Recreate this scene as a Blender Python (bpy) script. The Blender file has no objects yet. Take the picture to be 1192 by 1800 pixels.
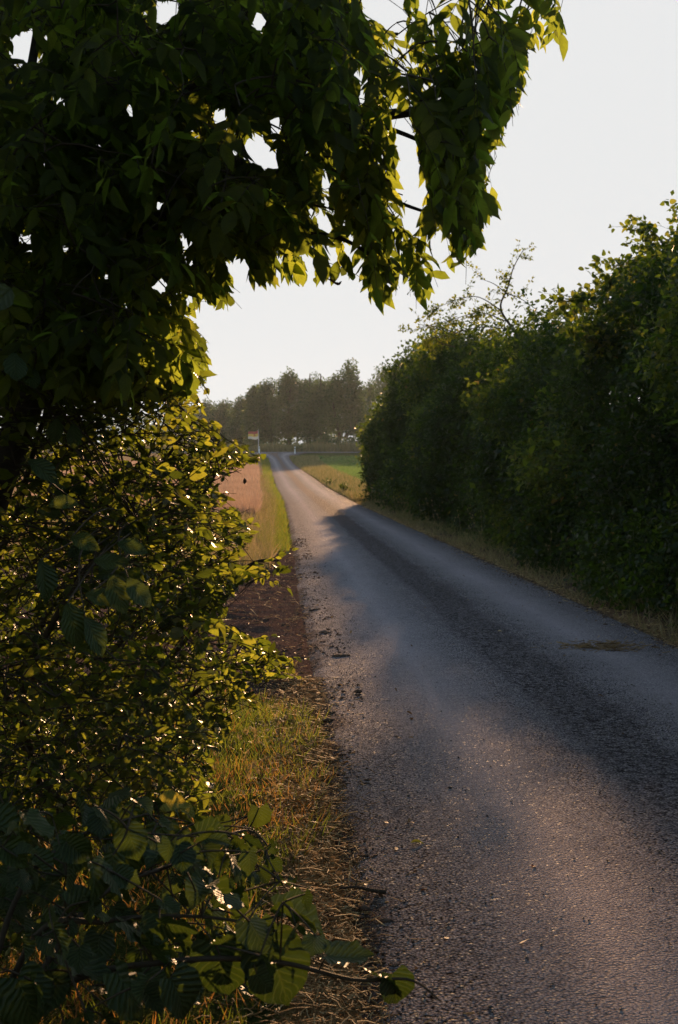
import bpy, math, random
import numpy as np
from mathutils import Vector

rng = np.random.default_rng(11)
random.seed(5)
S = bpy.context.scene
COL = S.collection

# ------------------------------------------------------------------ camera frame
EYE = np.array([0.0, 0.0, 1.5])
YAW = math.atan(100 / 2500.0)
PIT = -math.atan(122 / 2500.0)
FWD = np.array([math.sin(YAW) * math.cos(PIT), math.cos(YAW) * math.cos(PIT), math.sin(PIT)])
RGT = np.array([math.cos(YAW), -math.sin(YAW), 0.0])
UPV = np.cross(RGT, FWD)


def at(u, v, Z):
    u = np.asarray(u, float); v = np.asarray(v, float); Z = np.asarray(Z, float)
    d = FWD + np.multiply.outer((u - 596) / 2500, RGT) + np.multiply.outer((900 - v) / 2500, UPV)
    return EYE + d * (Z[..., None] if Z.ndim else Z)


def proj(P):
    d = P - EYE
    z = np.maximum(d @ FWD, 1e-3)
    return 596 + 2500 * (d @ RGT) / z, 900 - 2500 * (d @ UPV) / z, z


def inpoly(u, v, poly):
    p = np.array(poly, float)
    x0, y0 = p[:, 0], p[:, 1]
    x1, y1 = np.roll(x0, -1), np.roll(y0, -1)
    r = np.zeros(np.shape(u), bool)
    for a, b, c, d in zip(x0, y0, x1, y1):
        if b == d:
            continue
        r ^= ((b > v) != (d > v)) & (u < (c - a) * (v - b) / (d - b) + a)
    return r


def nrm(a):
    return a / np.maximum(np.linalg.norm(a, axis=-1, keepdims=True), 1e-9)


def vnoise(P, seed=0):
    P = np.asarray(P, float)
    i = np.floor(P).astype(np.int64); f = P - i; f = f * f * (3 - 2 * f)

    def h(a):
        n = (a[..., 0] * 374761393 + a[..., 1] * 668265263 + a[..., 2] * 2147483647 + seed * 974634777) & 0xffffffff
        n = ((n ^ (n >> 13)) * 1274126177) & 0xffffffff
        return ((n ^ (n >> 16)) & 0xffff) / 65535.0
    r = 0
    for dx in (0, 1):
        for dy in (0, 1):
            for dz in (0, 1):
                w = (f[..., 0] if dx else 1 - f[..., 0]) * (f[..., 1] if dy else 1 - f[..., 1]) * (f[..., 2] if dz else 1 - f[..., 2])
                r = r + w * h(i + np.array([dx, dy, dz]))
    return r


def n2(x, y, s, seed=0):
    return vnoise(np.stack([np.asarray(x) * s, np.asarray(y) * s, np.zeros(np.shape(x))], -1), seed)


def sstep(a, b, x):
    t = np.clip((x - a) / (b - a), 0, 1)
    return t * t * (3 - 2 * t)


# ------------------------------------------------------------------ terrain profile
GY = np.array([-60, 0, 40, 63, 86, 110, 140, 170, 190, 205, 213, 224, 300, 900.0])
GZ = np.array([0.9, 0, -.74, -1.12, -1.2, -1.12, -1.13, -1.12, -.8, -.38, -.06, .1, .15, .2])
_fy = np.linspace(-60, 900, 4801)
_fz = np.interp(_fy, GY, GZ)
_k = np.ones(35) / 35
_fz = np.convolve(np.pad(_fz, 17, mode='edge'), _k, 'valid')


def gz(Y):
    return np.interp(Y, _fy, _fz)


RY = np.array([-15, 0, 40, 63, 86, 110, 140, 170, 190, 205, 213.0, 218])
RX = np.array([1.79, 1.79, 1.74, 1.62, 1.15, .78, .35, .02, -.35, -.9, -1.3, -1.5])
_rx = np.convolve(np.pad(np.interp(_fy, RY, RX), 20, mode='edge'), np.ones(41) / 41, 'valid')


def roadx(Y):
    return np.interp(Y, _fy, _rx)


def halfw(Y):
    return 1.5 + np.interp(Y, [0, 60, 190, 203, 213], [.02, 0, -.1, .3, 3.0])


# ------------------------------------------------------------------ mesh bag
class Bag:
    def __init__(self):
        self.v, self.f, self.a, self.n = [], {3: [], 4: []}, [], 0

    def raw(self, verts, faces, att=None, k=4):
        verts = np.asarray(verts, float).reshape(-1, 3)
        if att is None:
            att = np.zeros((len(verts), 3))
        att = np.broadcast_to(np.asarray(att, float), (len(verts), 3))
        self.v.append(verts); self.a.append(att)
        self.f[k].append(np.asarray(faces, np.int64).reshape(-1, k) + self.n)
        self.n += len(verts)

    def inst(self, T, O, D, N, L, W, tint):
        tv, tq = T
        if len(O) == 0:
            return
        O = np.asarray(O, float); D = nrm(np.asarray(D, float)); X = nrm(np.cross(D, N)); N = np.cross(X, D)
        L = np.broadcast_to(np.asarray(L, float), len(O)); W = np.broadcast_to(np.asarray(W, float), len(O))
        V = (O[:, None] + tv[None, :, 0, None] * (W[:, None, None] * X[:, None]) + tv[None, :, 1, None] * (L[:, None, None] * D[:, None])
             + tv[None, :, 2, None] * (L[:, None, None] * N[:, None]))
        A = np.empty(V.shape)
        A[..., 0] = tv[None, :, 3]; A[..., 1] = tv[None, :, 4]; A[..., 2] = np.broadcast_to(np.asarray(tint, float), len(O))[:, None]
        F = tq[None] + (np.arange(len(O)) * len(tv))[:, None, None]
        self.raw(V, F, A.reshape(-1, 3), tq.shape[1])

    def tube(self, path, rad, sides=5, tint=0.5):
        P = np.asarray(path, float); n = len(P)
        rad = np.broadcast_to(np.asarray(rad, float), n)
        t = nrm(np.gradient(P, axis=0))
        ref = np.array([0.31, 0.17, .93]) if abs(t[:, 2].mean()) < .9 else np.array([1.0, .1, 0])
        x = nrm(np.cross(t, ref)); y = np.cross(t, x)
        a = np.linspace(0, 2 * np.pi, sides, endpoint=False)
        V = P[:, None] + rad[:, None, None] * (np.cos(a)[None, :, None] * x[:, None] + np.sin(a)[None, :, None] * y[:, None])
        i = np.arange(n - 1)[:, None] * sides + np.arange(sides)[None]
        j = np.arange(n - 1)[:, None] * sides + (np.arange(sides)[None] + 1) % sides
        F = np.stack([i, j, j + sides, i + sides], -1)
        self.raw(V, F, (0, 0, tint))

    def box(self, c, half, rot=0.0, tint=.5):
        c = np.asarray(c, float)
        s = np.array([[x, y, z] for x in (-1, 1) for y in (-1, 1) for z in (-1, 1)], float) * np.asarray(half)
        cr, sr = math.cos(rot), math.sin(rot)
        s = s @ np.array([[cr, sr, 0], [-sr, cr, 0], [0, 0, 1]])
        self.raw(s + c, [[0, 1, 3, 2], [4, 6, 7, 5], [0, 4, 5, 1], [2, 3, 7, 6], [0, 2, 6, 4], [1, 5, 7, 3]], (0, 0, tint))

    def build(self, name, mat, parent=None, smooth=False, origin=None):
        V = np.concatenate(self.v); A = np.concatenate(self.a)
        used = np.unique(np.concatenate([x.ravel() for k in (3, 4) for x in self.f[k]])); rm = np.zeros(len(V), np.int64); rm[used] = np.arange(len(used))
        V, A = V[used], A[used]; self.f = {k: [rm[x] for x in self.f[k]] for k in (3, 4)}
        if parent is not None:
            V = V - np.array(parent.location)
        elif origin is not None:
            V = V - np.asarray(origin)
        q = np.concatenate(self.f[4]) if self.f[4] else np.zeros((0, 4), np.int64)
        t = np.concatenate(self.f[3]) if self.f[3] else np.zeros((0, 3), np.int64)
        me = bpy.data.meshes.new(name)
        me.vertices.add(len(V)); me.vertices.foreach_set('co', V.astype(np.float32).ravel())
        li = np.concatenate([q.ravel(), t.ravel()]).astype(np.int32)
        me.loops.add(len(li)); me.loops.foreach_set('vertex_index', li)
        st = np.concatenate([np.arange(len(q)) * 4, len(q) * 4 + np.arange(len(t)) * 3]).astype(np.int32)
        me.polygons.add(len(st)); me.polygons.foreach_set('loop_start', st)
        if smooth:
            me.polygons.foreach_set('use_smooth', np.ones(len(st), bool))
        at_ = me.attributes.new('lf', 'FLOAT_VECTOR', 'POINT')
        at_.data.foreach_set('vector', A.astype(np.float32).ravel())
        me.update(calc_edges=True); me.validate()
        for m in (mat if isinstance(mat, (list, tuple)) else [mat]):
            me.materials.append(m)
        o = bpy.data.objects.new(name, me); COL.objects.link(o)
        if parent is not None:
            o.parent = parent
        elif origin is not None:
            o.location = origin
        return o


def tag(o, label=None, cat=None, group=None, kind=None):
    if label: o['label'] = label
    if cat: o['category'] = cat
    if group: o['group'] = group
    if kind: o['kind'] = kind
    return o


def thing(name, label, cat, loc, group=None):
    o = bpy.data.objects.new(name, None); COL.objects.link(o)
    o.location = tuple(float(x) for x in loc); o.empty_display_size = .2
    return tag(o, label, cat, group)


# ------------------------------------------------------------------ materials
class NT:
    def __init__(self, name):
        self.m = bpy.data.materials.new(name); self.m.use_nodes = True
        self.t = self.m.node_tree; self.t.nodes.clear()
        self.out = self.n('ShaderNodeOutputMaterial')

    def n(self, k, **kw):
        x = self.t.nodes.new(k)
        for a, b in kw.items():
            setattr(x, a, b)
        return x

    def l(self, a, b):
        self.t.links.new(a, b)

    def set(self, sock, v):
        if hasattr(v, 'links') or isinstance(v, bpy.types.NodeSocket):
            self.l(v, sock)
        else:
            sock.default_value = v

    def math(self, op, a, b=0.0, c=0.0, clamp=False):
        x = self.n('ShaderNodeMath', operation=op, use_clamp=clamp)
        for i, v in enumerate((a, b, c)):
            self.set(x.inputs[i], v)
        return x.outputs[0]

    def mix(self, f, a, b, mode='MIX'):
        x = self.n('ShaderNodeMix', data_type='RGBA', blend_type=mode)
        self.set(x.inputs[0], f)
        self.set(x.inputs[6], a if not isinstance(a, tuple) else (*a, 1))
        self.set(x.inputs[7], b if not isinstance(b, tuple) else (*b, 1))
        return x.outputs[2]

    def ramp(self, f, stops):
        x = self.n('ShaderNodeValToRGB')
        e = x.color_ramp.elements
        while len(e) < len(stops):
            e.new(0.5)
        for s, (p, c) in zip(e, stops):
            s.position = p; s.color = (*c, 1) if len(c) == 3 else c
        self.set(x.inputs[0], f)
        return x.outputs[0]

    def noise(self, scale, detail=4, rough=.55, vec=None, w=None):
        x = self.n('ShaderNodeTexNoise')
        x.inputs['Scale'].default_value = scale; x.inputs['Detail'].default_value = detail; x.inputs['Roughness'].default_value = rough
        if vec is not None: self.l(vec, x.inputs['Vector'])
        return x.outputs[0]

    def pos(self):
        return self.n('ShaderNodeNewGeometry').outputs['Position']

    def attr(self, nm='lf'):
        a = self.n('ShaderNodeAttribute', attribute_name=nm)
        s = self.n('ShaderNodeSeparateXYZ'); self.l(a.outputs['Vector'], s.inputs[0])
        return s.outputs

    def bump(self, h, strength=.5, dist=.01, nin=None):
        b = self.n('ShaderNodeBump'); b.inputs['Strength'].default_value = strength; b.inputs['Distance'].default_value = dist
        self.l(h, b.inputs['Height'])
        if nin is not None: self.l(nin, b.inputs['Normal'])
        return b.outputs[0]

    def pbsdf(self, col, rough=.7, spec=.3, normal=None, metal=0.0):
        p = self.n('ShaderNodeBsdfPrincipled')
        self.set(p.inputs['Base Color'], col if not isinstance(col, tuple) else (*col, 1))
        self.set(p.inputs['Roughness'], rough)
        self.set(p.inputs['Specular IOR Level'], spec); p.inputs['Metallic'].default_value = metal
        if normal is not None: self.l(normal, p.inputs['Normal'])
        return p.outputs[0]

    def done(self, sh):
        self.l(sh, self.out.inputs['Surface']); return self.m


def leaf_mat(name, front, trans, tmix=.4, rough=.42, spec=.45, veins=0, vdepth=.004, kd=.65):
    t = NT(name); u, v, w = t.attr()
    c = t.ramp(w, front); tc = t.ramp(w, trans)
    nz = t.noise(60, 3, .6, t.pos())
    k = t.math('MULTIPLY_ADD', nz, .7, .65)
    c = t.mix(1.0, c, t.math('MULTIPLY', k, kd), 'MULTIPLY'); tc = t.mix(1.0, tc, k, 'MULTIPLY')
    nrmz = None
    if veins:
        au = t.math('ABSOLUTE', u)
        ph = t.math('ADD', t.math('SUBTRACT', v, t.math('MULTIPLY', t.math('POWER', au, .8), .34)), t.math('MULTIPLY_ADD', t.noise(22, 3, .6, t.pos()), .14, -.07))
        s = t.math('SINE', t.math('MULTIPLY', ph, veins * 6.283))
        side = t.math('SMOOTH_MAX', t.math('MULTIPLY_ADD', s, 2.6, -1.6), 0.0, .1)
        mid = t.math('SUBTRACT', 1.0, t.math('MULTIPLY', au, 14.0), clamp=True)
        vein = t.math('MAXIMUM', side, mid, clamp=True)
        c = t.mix(t.math('MULTIPLY', vein, .3), c, (.16, .19, .07))
        tc = t.mix(t.math('MULTIPLY', vein, .45), tc, (.10, .13, .02))
        h = t.math('SUBTRACT', t.math('MULTIPLY', s, .3), t.math('MULTIPLY', mid, 1.0))
        nrmz = t.bump(h, .8, vdepth)
    p = t.pbsdf(c, rough, spec, nrmz)
    tr = t.n('ShaderNodeBsdfTranslucent'); t.l(tc, tr.inputs['Color'])
    mx = t.n('ShaderNodeMixShader'); mx.inputs[0].default_value = tmix
    t.l(p, mx.inputs[1]); t.l(tr.outputs[0], mx.inputs[2])
    return t.done(mx.outputs[0])


def simple_mat(name, col, rough=.7, spec=.3, noise=None, bump=None):
    t = NT(name); c = col
    if noise:
        sc, lo = noise
        c = t.mix(1.0, (*col,), t.math('MULTIPLY_ADD', t.noise(sc, 5, .6, t.pos()), 2 * (1 - lo), lo), 'MULTIPLY')
    nb = None
    if bump:
        nb = t.bump(t.noise(bump[0], 5, .6, t.pos()), bump[1], bump[2])
    return t.done(t.pbsdf(c, rough, spec, nb))


G = lambda *s: [(p, c) for p, c in s]
M = {}
M['ash'] = leaf_mat('ash_leaf', G((0, (.018, .032, .008)), (.6, (.032, .055, .012)), (1, (.055, .075, .016))),
                    G((0, (.10, .16, .015)), (.6, (.29, .38, .035)), (1, (.52, .58, .07))), .6, .45, .14, 7, .001, .34)
M['small'] = leaf_mat('small_leaf', G((0, (.020, .034, .008)), (.6, (.034, .058, .012)), (.95, (.06, .08, .018)), (1, (.12, .10, .02))),
                      G((0, (.06, .09, .008)), (.6, (.22, .28, .02)), (.95, (.44, .46, .045)), (1, (.5, .38, .05))), .45, .42, .24, 5, .002, .5)
M['lime'] = leaf_mat('lime_leaf', G((0, (.020, .034, .010)), (.7, (.036, .056, .014)), (.96, (.06, .08, .02)), (1, (.20, .19, .03))),
                     G((0, (.03, .055, .006)), (.7, (.075, .11, .011)), (.96, (.17, .21, .02)), (1, (.6, .5, .06))), .28, .52, .3, 8, .0045, .9)
M['hedge'] = leaf_mat('hedge_leaf', G((0, (.016, .040, .010)), (.5, (.030, .072, .016)), (.93, (.065, .10, .02)), (1, (.13, .10, .03))),
                      G((0, (.045, .085, .005)), (.5, (.10, .17, .009)), (.93, (.33, .40, .03)), (1, (.36, .28, .05))), .36, .5, .12, kd=.36)
M['core'] = leaf_mat('hedge_block_leaf', G((0, (.012, .02, .006)), (1, (.02, .03, .009))), G((0, (.03, .04, .004)), (1, (.05, .06, .006))), .2, .6, .2)  # dark leaf for the hedge core added to block the sun
M['far'] = leaf_mat('far_leaf', G((0, (.022, .044, .018)), (1, (.05, .085, .03))), G((0, (.06, .11, .02)), (1, (.13, .20, .04))), .32, .6, .25, kd=.9)
M['grass'] = leaf_mat('grass_blade', G((0, (.030, .055, .010)), (.45, (.06, .085, .018)), (.7, (.15, .09, .03)), (1, (.24, .15, .06))),
                      G((0, (.12, .18, .015)), (.45, (.24, .28, .03)), (.7, (.36, .17, .035)), (1, (.48, .28, .09))), .45, .5, .3, kd=.75)
M['dry'] = leaf_mat('dry_grass', G((0, (.06, .08, .025)), (.5, (.16, .14, .06)), (1, (.32, .26, .14))),
                    G((0, (.12, .16, .03)), (.5, (.25, .20, .07)), (1, (.4, .29, .14))), .35, .6, .25, kd=.9)
M['wheat'] = leaf_mat('ripe_wheat', G((0, (.28, .19, .15)), (1, (.46, .33, .26))), G((0, (.28, .18, .13)), (1, (.44, .31, .23))), .4, .6, .2, kd=.62)
M['crop'] = leaf_mat('green_crop', G((0, (.04, .10, .025)), (1, (.09, .16, .045))), G((0, (.11, .21, .045)), (1, (.20, .31, .07))), .4, .6, .25, kd=.75)
M['straw'] = leaf_mat('straw', G((0, (.14, .08, .035)), (.5, (.40, .26, .12)), (1, (.75, .56, .30))), G((0, (.1, .06, .02)), (1, (.5, .34, .14))), .3, .7, .15, kd=.9)
M['dead'] = leaf_mat('dead_leaf', G((0, (.10, .025, .012)), (1, (.22, .06, .02))), G((0, (.3, .06, .015)), (1, (.5, .12, .03))), .4, .6, .2)
M['litter'] = leaf_mat('leaf_litter', G((0, (.07, .03, .015)), (.6, (.20, .11, .05)), (1, (.34, .25, .12))), G((0, (.1, .04, .01)), (1, (.3, .18, .06))), .25, .6, .2)
M['bark'] = simple_mat('bark', (.045, .036, .028), .9, .15, (35, .4), (60, .7, .01))
M['twig'] = simple_mat('twig_bark', (.05, .038, .026), .8, .2, (50, .5))
M['stone'] = leaf_mat('gravel_stone', G((0, (.03, .028, .03)), (.6, (.07, .062, .06)), (1, (.17, .14, .12))), G((0, (0, 0, 0)), (1, (0, 0, 0))), 0.0, .6, .4, kd=.9)
M['soil'] = simple_mat('soil_clod', (.10, .068, .05), .95, .1, (60, .4), (80, .8, .01))
M['white'] = simple_mat('white_plastic', (.72, .74, .76), .45, .4, (8, .8))
M['black'] = simple_mat('black_plastic', (.02, .02, .022), .5, .4)
M['steel'] = simple_mat('painted_pole', (.55, .58, .62), .4, .5, (10, .8))


def ground_mat():
    t = NT('ground'); d, g, w = t.attr()       # d: bare dirt, g: grassy, w: dry straw-coloured
    p = t.pos()
    nA = t.noise(3, 6, .65, p); nB = t.noise(45, 5, .65, p); nC = t.noise(.6, 4, .6, p)
    soil = t.ramp(nB, G((.25, (.03, .018, .014)), (.55, (.085, .055, .045)), (.8, (.19, .13, .105))))
    grass = t.ramp(nB, G((.3, (.025, .035, .010)), (.6, (.06, .07, .02)), (.8, (.13, .11, .045))))
    dry = t.ramp(nB, G((.3, (.16, .085, .035)), (.6, (.40, .24, .11)), (.8, (.62, .43, .23))))
    f = t.math('ADD', g, t.math('MULTIPLY_ADD', nA, 1.2, -.6), clamp=True)
    c = t.mix(t.math('MULTIPLY_ADD', t.math('SUBTRACT', f, .5), 3.0, .5, clamp=True), soil, grass)
    f2 = t.math('ADD', w, t.math('MULTIPLY_ADD', nA, 1.0, -.5), clamp=True)
    c = t.mix(t.math('MULTIPLY_ADD', t.math('SUBTRACT', f2, .5), 3.0, .5, clamp=True), c, dry)
    c = t.mix(1.0, c, t.math('MULTIPLY_ADD', nC, .5, .75), 'MULTIPLY')
    v = t.n('ShaderNodeTexVoronoi'); v.inputs['Scale'].default_value = 55; t.l(p, v.inputs['Vector'])
    h = t.math('ADD', t.math('MULTIPLY', nB, .6), t.math('MULTIPLY', v.outputs[0], .5))
    h = t.math('ADD', h, t.math('MULTIPLY', t.noise(11, 5, .6, p), 1.6))
    return t.done(t.pbsdf(c, .95, .0, t.bump(h, 1.0, .032)))


def road_mat(name='asphalt', tracks=True):
    t = NT(name); a, e, w = t.attr()           # a: across -1..1, e: distance along (m/100)
    p = t.pos()
    vo = t.n('ShaderNodeTexVoronoi'); vo.inputs['Scale'].default_value = 95; t.l(p, vo.inputs['Vector'])
    sep = t.n('ShaderNodeSeparateColor'); t.l(vo.outputs['Color'], sep.inputs[0])
    chip = sep.outputs[0]
    fine = t.noise(260, 3, .6, p); mid = t.noise(9, 6, .65, p); big = t.noise(.9, 5, .6, p)
    streak_v = t.n('ShaderNodeMapping'); streak_v.inputs['Scale'].default_value = (1, .12, 1); t.l(p, streak_v.inputs[0])
    streak = t.noise(3.2, 5, .6, streak_v.outputs[0])
    base = t.ramp(chip, G((0, (.165, .147, .160)), (.55, (.29, .256, .27)), (.9, (.38, .335, .33)), (1, (.40, .35, .30))))
    gap = t.math('MULTIPLY_ADD', vo.outputs['Distance'], -1.5, 1.35, clamp=True)
    base = t.mix(1.0, base, gap, 'MULTIPLY')
    base = t.mix(1.0, base, t.math('MULTIPLY_ADD', mid, .9, .55), 'MULTIPLY')
    base = t.mix(1.0, base, t.math('MULTIPLY_ADD', big, .6, .7), 'MULTIPLY')
    rough = .6
    if tracks:
        aa = t.math('ABSOLUTE', a)
        # wheel tracks: smoother and paler with dust
        tr = t.math('SUBTRACT', 1.0, t.math('MULTIPLY', t.math('ABSOLUTE', t.math('SUBTRACT', aa, .5)), 3.6), clamp=True)
        tr = t.math('MULTIPLY', tr, t.math('MULTIPLY_ADD', streak, 1.2, .3), clamp=True)
        base = t.mix(t.math('MULTIPLY', tr, .6), base, (.35, .308, .32))
        # loose dirt and chippings down the middle, breaking up near and far
        c = t.math('SUBTRACT', 1.0, t.math('MULTIPLY', t.math('ABSOLUTE', t.math('ADD', a, t.math('MULTIPLY_ADD', big, .2, -.1))), 5.4), clamp=True)
        grit = t.math('MULTIPLY_ADD', t.noise(26, 5, .75, p), 9.0, -4.2, clamp=True)
        lo = t.math('MULTIPLY', t.math('MULTIPLY', c, 2.6, clamp=True), t.math('MULTIPLY_ADD', mid, 2.8, -.45, clamp=True), clamp=True)
        lo = t.math('MULTIPLY', lo, t.math('ADD', grit, t.math('MULTIPLY', t.math('MULTIPLY', e, 1.5, clamp=True), .8)), clamp=True)
        lo = t.math('MULTIPLY', lo, t.ramp(e, G((.02, (.12,) * 3), (.07, (1,) * 3), (.55, (.85,) * 3), (1, (.85,) * 3))))
        dirtc = t.ramp(t.math('MULTIPLY', e, 1.0), G((.1, (.018, .014, .014)), (.3, (.035, .026, .023)), (.5, (.085, .06, .048)), (.75, (.15, .095, .07)), (1, (.17, .11, .08))))
        base = t.mix(t.math('MULTIPLY', lo, .9), base, dirtc)
        base = t.mix(1.0, base, t.ramp(e, G((.3, (1,) * 3), (.6, (.95, .93, .92)))), 'MULTIPLY')
        # ragged earthy edges
        ed = t.math('ADD', aa, t.math('MULTIPLY_ADD', t.noise(1.7, 6, .7, p), .5, -.27))
        ed = t.math('ADD', ed, t.math('MULTIPLY_ADD', t.noise(14, 4, .7, p), .12, -.06))
        em = t.math('MULTIPLY_ADD', t.math('SUBTRACT', ed, .93), 9.0, .5, clamp=True)
        soil = t.ramp(t.noise(45, 5, .65, p), G((.25, (.04, .026, .02)), (.55, (.09, .06, .045)), (.8, (.18, .125, .09))))
        base = t.mix(em, base, soil)
        rough = t.math('MULTIPLY_ADD', em, .2, t.math('MULTIPLY_ADD', chip, -.3, .8))
    h = t.math('ADD', t.math('MULTIPLY', t.math('SUBTRACT', 1.0, vo.outputs['Distance']), 1.0), t.math('MULTIPLY', fine, .35))
    nb = t.bump(h, 1.0, .011)
    nb = t.bump(mid, .35, .03, nb)
    glint = t.math('GREATER_THAN', chip, .965)
    return t.done(t.pbsdf(base, t.math('SUBTRACT', rough, t.math('MULTIPLY', glint, .12)), t.math('MULTIPLY_ADD', glint, .0005, .0003), nb))


M['ground'] = ground_mat(); M['road'] = road_mat(); M['road2'] = road_mat('asphalt_plain', False)

# ------------------------------------------------------------------ leaf templates: columns x, y, z, u, v


def strip_template(ys, ws, cols=(-1, 0, 1), fold=.25, curl=.25, droop_tip=0., lobe=0., wav=0., seed=0):
    r = np.random.default_rng(seed)
    V, n = [], len(cols)
    for i, (y, w) in enumerate(zip(ys, ws)):
        for c in cols:
            yy = y - lobe * abs(c) * max(0, 1 - y * 2.2)
            z = fold * abs(c) * w - curl * y * y + wav * r.normal() * (abs(c) > .9) * w
            V.append((c * w, yy, z, c, y))
    F = []
    for i in range(len(ys) - 1):
        for j in range(n - 1):
            F.append((i * n + j, i * n + j + 1, (i + 1) * n + j + 1, (i + 1) * n + j))
    return np.array(V, float), np.array(F)


Y5 = [0, .14, .36, .62, .84, 1.0]
ASHL = [strip_template(Y5, [.02, .15, .235, .21, .10, .005], fold=f, curl=c, wav=.12, seed=s) for f, c, s in ((.15, .18, 1), (.35, .3, 2), (.05, -.08, 3), (.5, .4, 4))]
SMLL = [strip_template([0, .12, .35, .65, .88, 1.0], [.03, .2, .33, .29, .13, .01], fold=f, curl=c, wav=.12, seed=s) for f, c, s in ((.2, .15, 5), (.45, .3, 6), (.1, -.1, 7))]
YB = np.linspace(0, 1, 15)


def limew(y, s):
    r = np.random.default_rng(s)
    w = .56 * np.sin(np.pi * np.clip(y * .86 + .14, 0, 1)) ** .75 * (1 - .25 * y)
    w = np.where(y > .82, w * (1 - (y - .82) * 3.2), w)
    return np.maximum(w * (1 + .07 * (np.arange(len(y)) % 2) + .03 * r.normal(size=len(y))), .004)


LIME = [strip_template(YB, limew(YB, s), (-1, -.66, -.33, 0, .33, .66, 1), fold=f, curl=c, lobe=.2, wav=w, seed=s)
        for f, c, w, s in ((.16, .3, .10, 11), (.45, .45, .12, 12), (-.2, .2, .11, 13), (.7, .4, .13, 14), (.3, -.3, .10, 15))]
YE = np.linspace(0, 1, 11)
ELM = [strip_template(YE, np.maximum(.33 * np.sin(np.pi * np.clip(YE, .03, .995)) ** .8 * (1 + .08 * (np.arange(11) % 2)), .004),
                      (-1, -.5, 0, .5, 1), fold=f, curl=c, wav=.06, seed=s) for f, c, s in ((.15, .15, 21), (.4, .3, 22), (0, -.1, 23))]
HDG = [(np.array([(0, 0, 0, 0, 0), (-.34, .42, .1, -1, .4), (.34, .42, .1, 1, .4), (0, 1, -.15, 0, 1)], float), np.array([(0, 1, 3, 2)])),
       (np.array([(0, 0, 0, 0, 0), (-.4, .5, -.12, -1, .5), (.36, .38, -.1, 1, .4), (0, 1, .1, 0, 1)], float), np.array([(0, 1, 3, 2)])),
       (np.array([(-.12, 0, 0, -1, 0), (-.38, .6, .14, -1, .6), (.33, .35, .05, 1, .4), (.05, 1, -.2, 0, 1)], float), np.array([(0, 1, 3, 2)]))]
ROUND = [strip_template([0, .1, .35, .65, .9, 1], [.1, .32, .48, .46, .24, .02], fold=f, curl=c, wav=.1, seed=s) for f, c, s in ((.1, .1, 31), (.35, .3, 32))]
BLADE = [strip_template([0, .35, .7, 1], [.5, .42, .26, .03], (-1, 1), fold=0, curl=c) for c in (.15, .45, .8)]
BLADE3 = [(np.array([(-.5, 0, 0, -1, 0), (.5, 0, 0, 1, 0), (.05, 1, -.25, 0, 1)], float), np.array([(0, 1, 2)]))]


def scatter(bag, tmpl, O, D, N, L, W, tint):
    k = rng.integers(0, len(tmpl), len(O))
    L = np.broadcast_to(L, len(O)); W = np.broadcast_to(W, len(O)); tint = np.broadcast_to(tint, len(O))
    for i, T in enumerate(tmpl):
        m = k == i
        if m.any():
            bag.inst(T, O[m], D[m], N[m], L[m], W[m], tint[m])


def rdir(n):
    return nrm(rng.normal(size=(n, 3)))


def spath(base, d, length, n=7, droop=.5, wob=.12):
    p = [np.array(base, float)]; d = nrm(np.array(d, float))
    for i in range(n - 1):
        d = nrm(d + np.array([0, 0, -droop / n]) + rng.normal(size=3) * wob)
        p.append(p[-1] + d * length / (n - 1))
    return np.array(p)


def smooth(pts, n=24):
    P = np.array(pts, float); k = len(P)
    t = np.linspace(0, k - 1, n); i = np.clip(t.astype(int), 0, k - 2); f = (t - i)[:, None]
    p0 = P[np.maximum(i - 1, 0)]; p1 = P[i]; p2 = P[i + 1]; p3 = P[np.minimum(i + 2, k - 1)]
    return .5 * (2 * p1 + (p2 - p0) * f + (2 * p0 - 5 * p1 + 4 * p2 - p3) * f * f + (3 * p1 - p0 - 3 * p2 + p3) * f ** 3)


class Grow:
    """points a new twig may spring from: the limbs, then every twig already grown"""
    def __init__(self, P):
        self.P = np.zeros((60000, 3)); self.n = len(P); self.P[:self.n] = P

    def near(self, q):
        d = np.linalg.norm(self.P[:self.n] - q, axis=1); return self.P[d.argmin()], d.min()

    def add(self, pts):
        k = len(pts); self.P[self.n:self.n + k] = pts; self.n += k


def link(bag, nodes, base, r=.005):
    if isinstance(nodes, Grow):
        nodes = nodes.near(base)[0][None]
    d = np.linalg.norm(nodes - base, axis=1); a = nodes[d.argmin()]
    L = d.min()
    if L < .02:
        return
    m = (a + base) / 2 + rng.normal(size=3) * .06 * L + np.array([0, 0, .06 * L])
    t = np.linspace(0, 1, 7)[:, None]
    bag.tube((1 - t) ** 2 * a + 2 * t * (1 - t) * m + t * t * base, np.linspace(r * 1.5, r, 7), 4)


# ------------------------------------------------------------------ world, sun, camera
SUN_E, SUN_A = math.radians(8.5), math.radians(6.5)
W = bpy.data.worlds.new('World'); S.world = W; W.use_nodes = True
wt = W.node_tree; wt.nodes.clear()
sky = wt.nodes.new('ShaderNodeTexSky'); sky.sky_type = 'NISHITA'; sky.sun_disc = False
sky.sun_elevation = SUN_E; sky.sun_rotation = SUN_A; sky.air_density = 1.0; sky.dust_density = 1.2; sky.ozone_density = 1.0
SKY_K = 0.15
cap = wt.nodes.new('ShaderNodeVectorMath'); cap.operation = 'MINIMUM'      # the photographed sky is clipped just short of white
cap.inputs[1].default_value = (.286 / SKY_K, .289 / SKY_K, .291 / SKY_K)
bg = wt.nodes.new('ShaderNodeBackground'); bg.inputs['Strength'].default_value = SKY_K
wo = wt.nodes.new('ShaderNodeOutputWorld')
wt.links.new(sky.outputs[0], cap.inputs[0]); wt.links.new(cap.outputs[0], bg.inputs[0]); wt.links.new(bg.outputs[0], wo.inputs[0])
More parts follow.
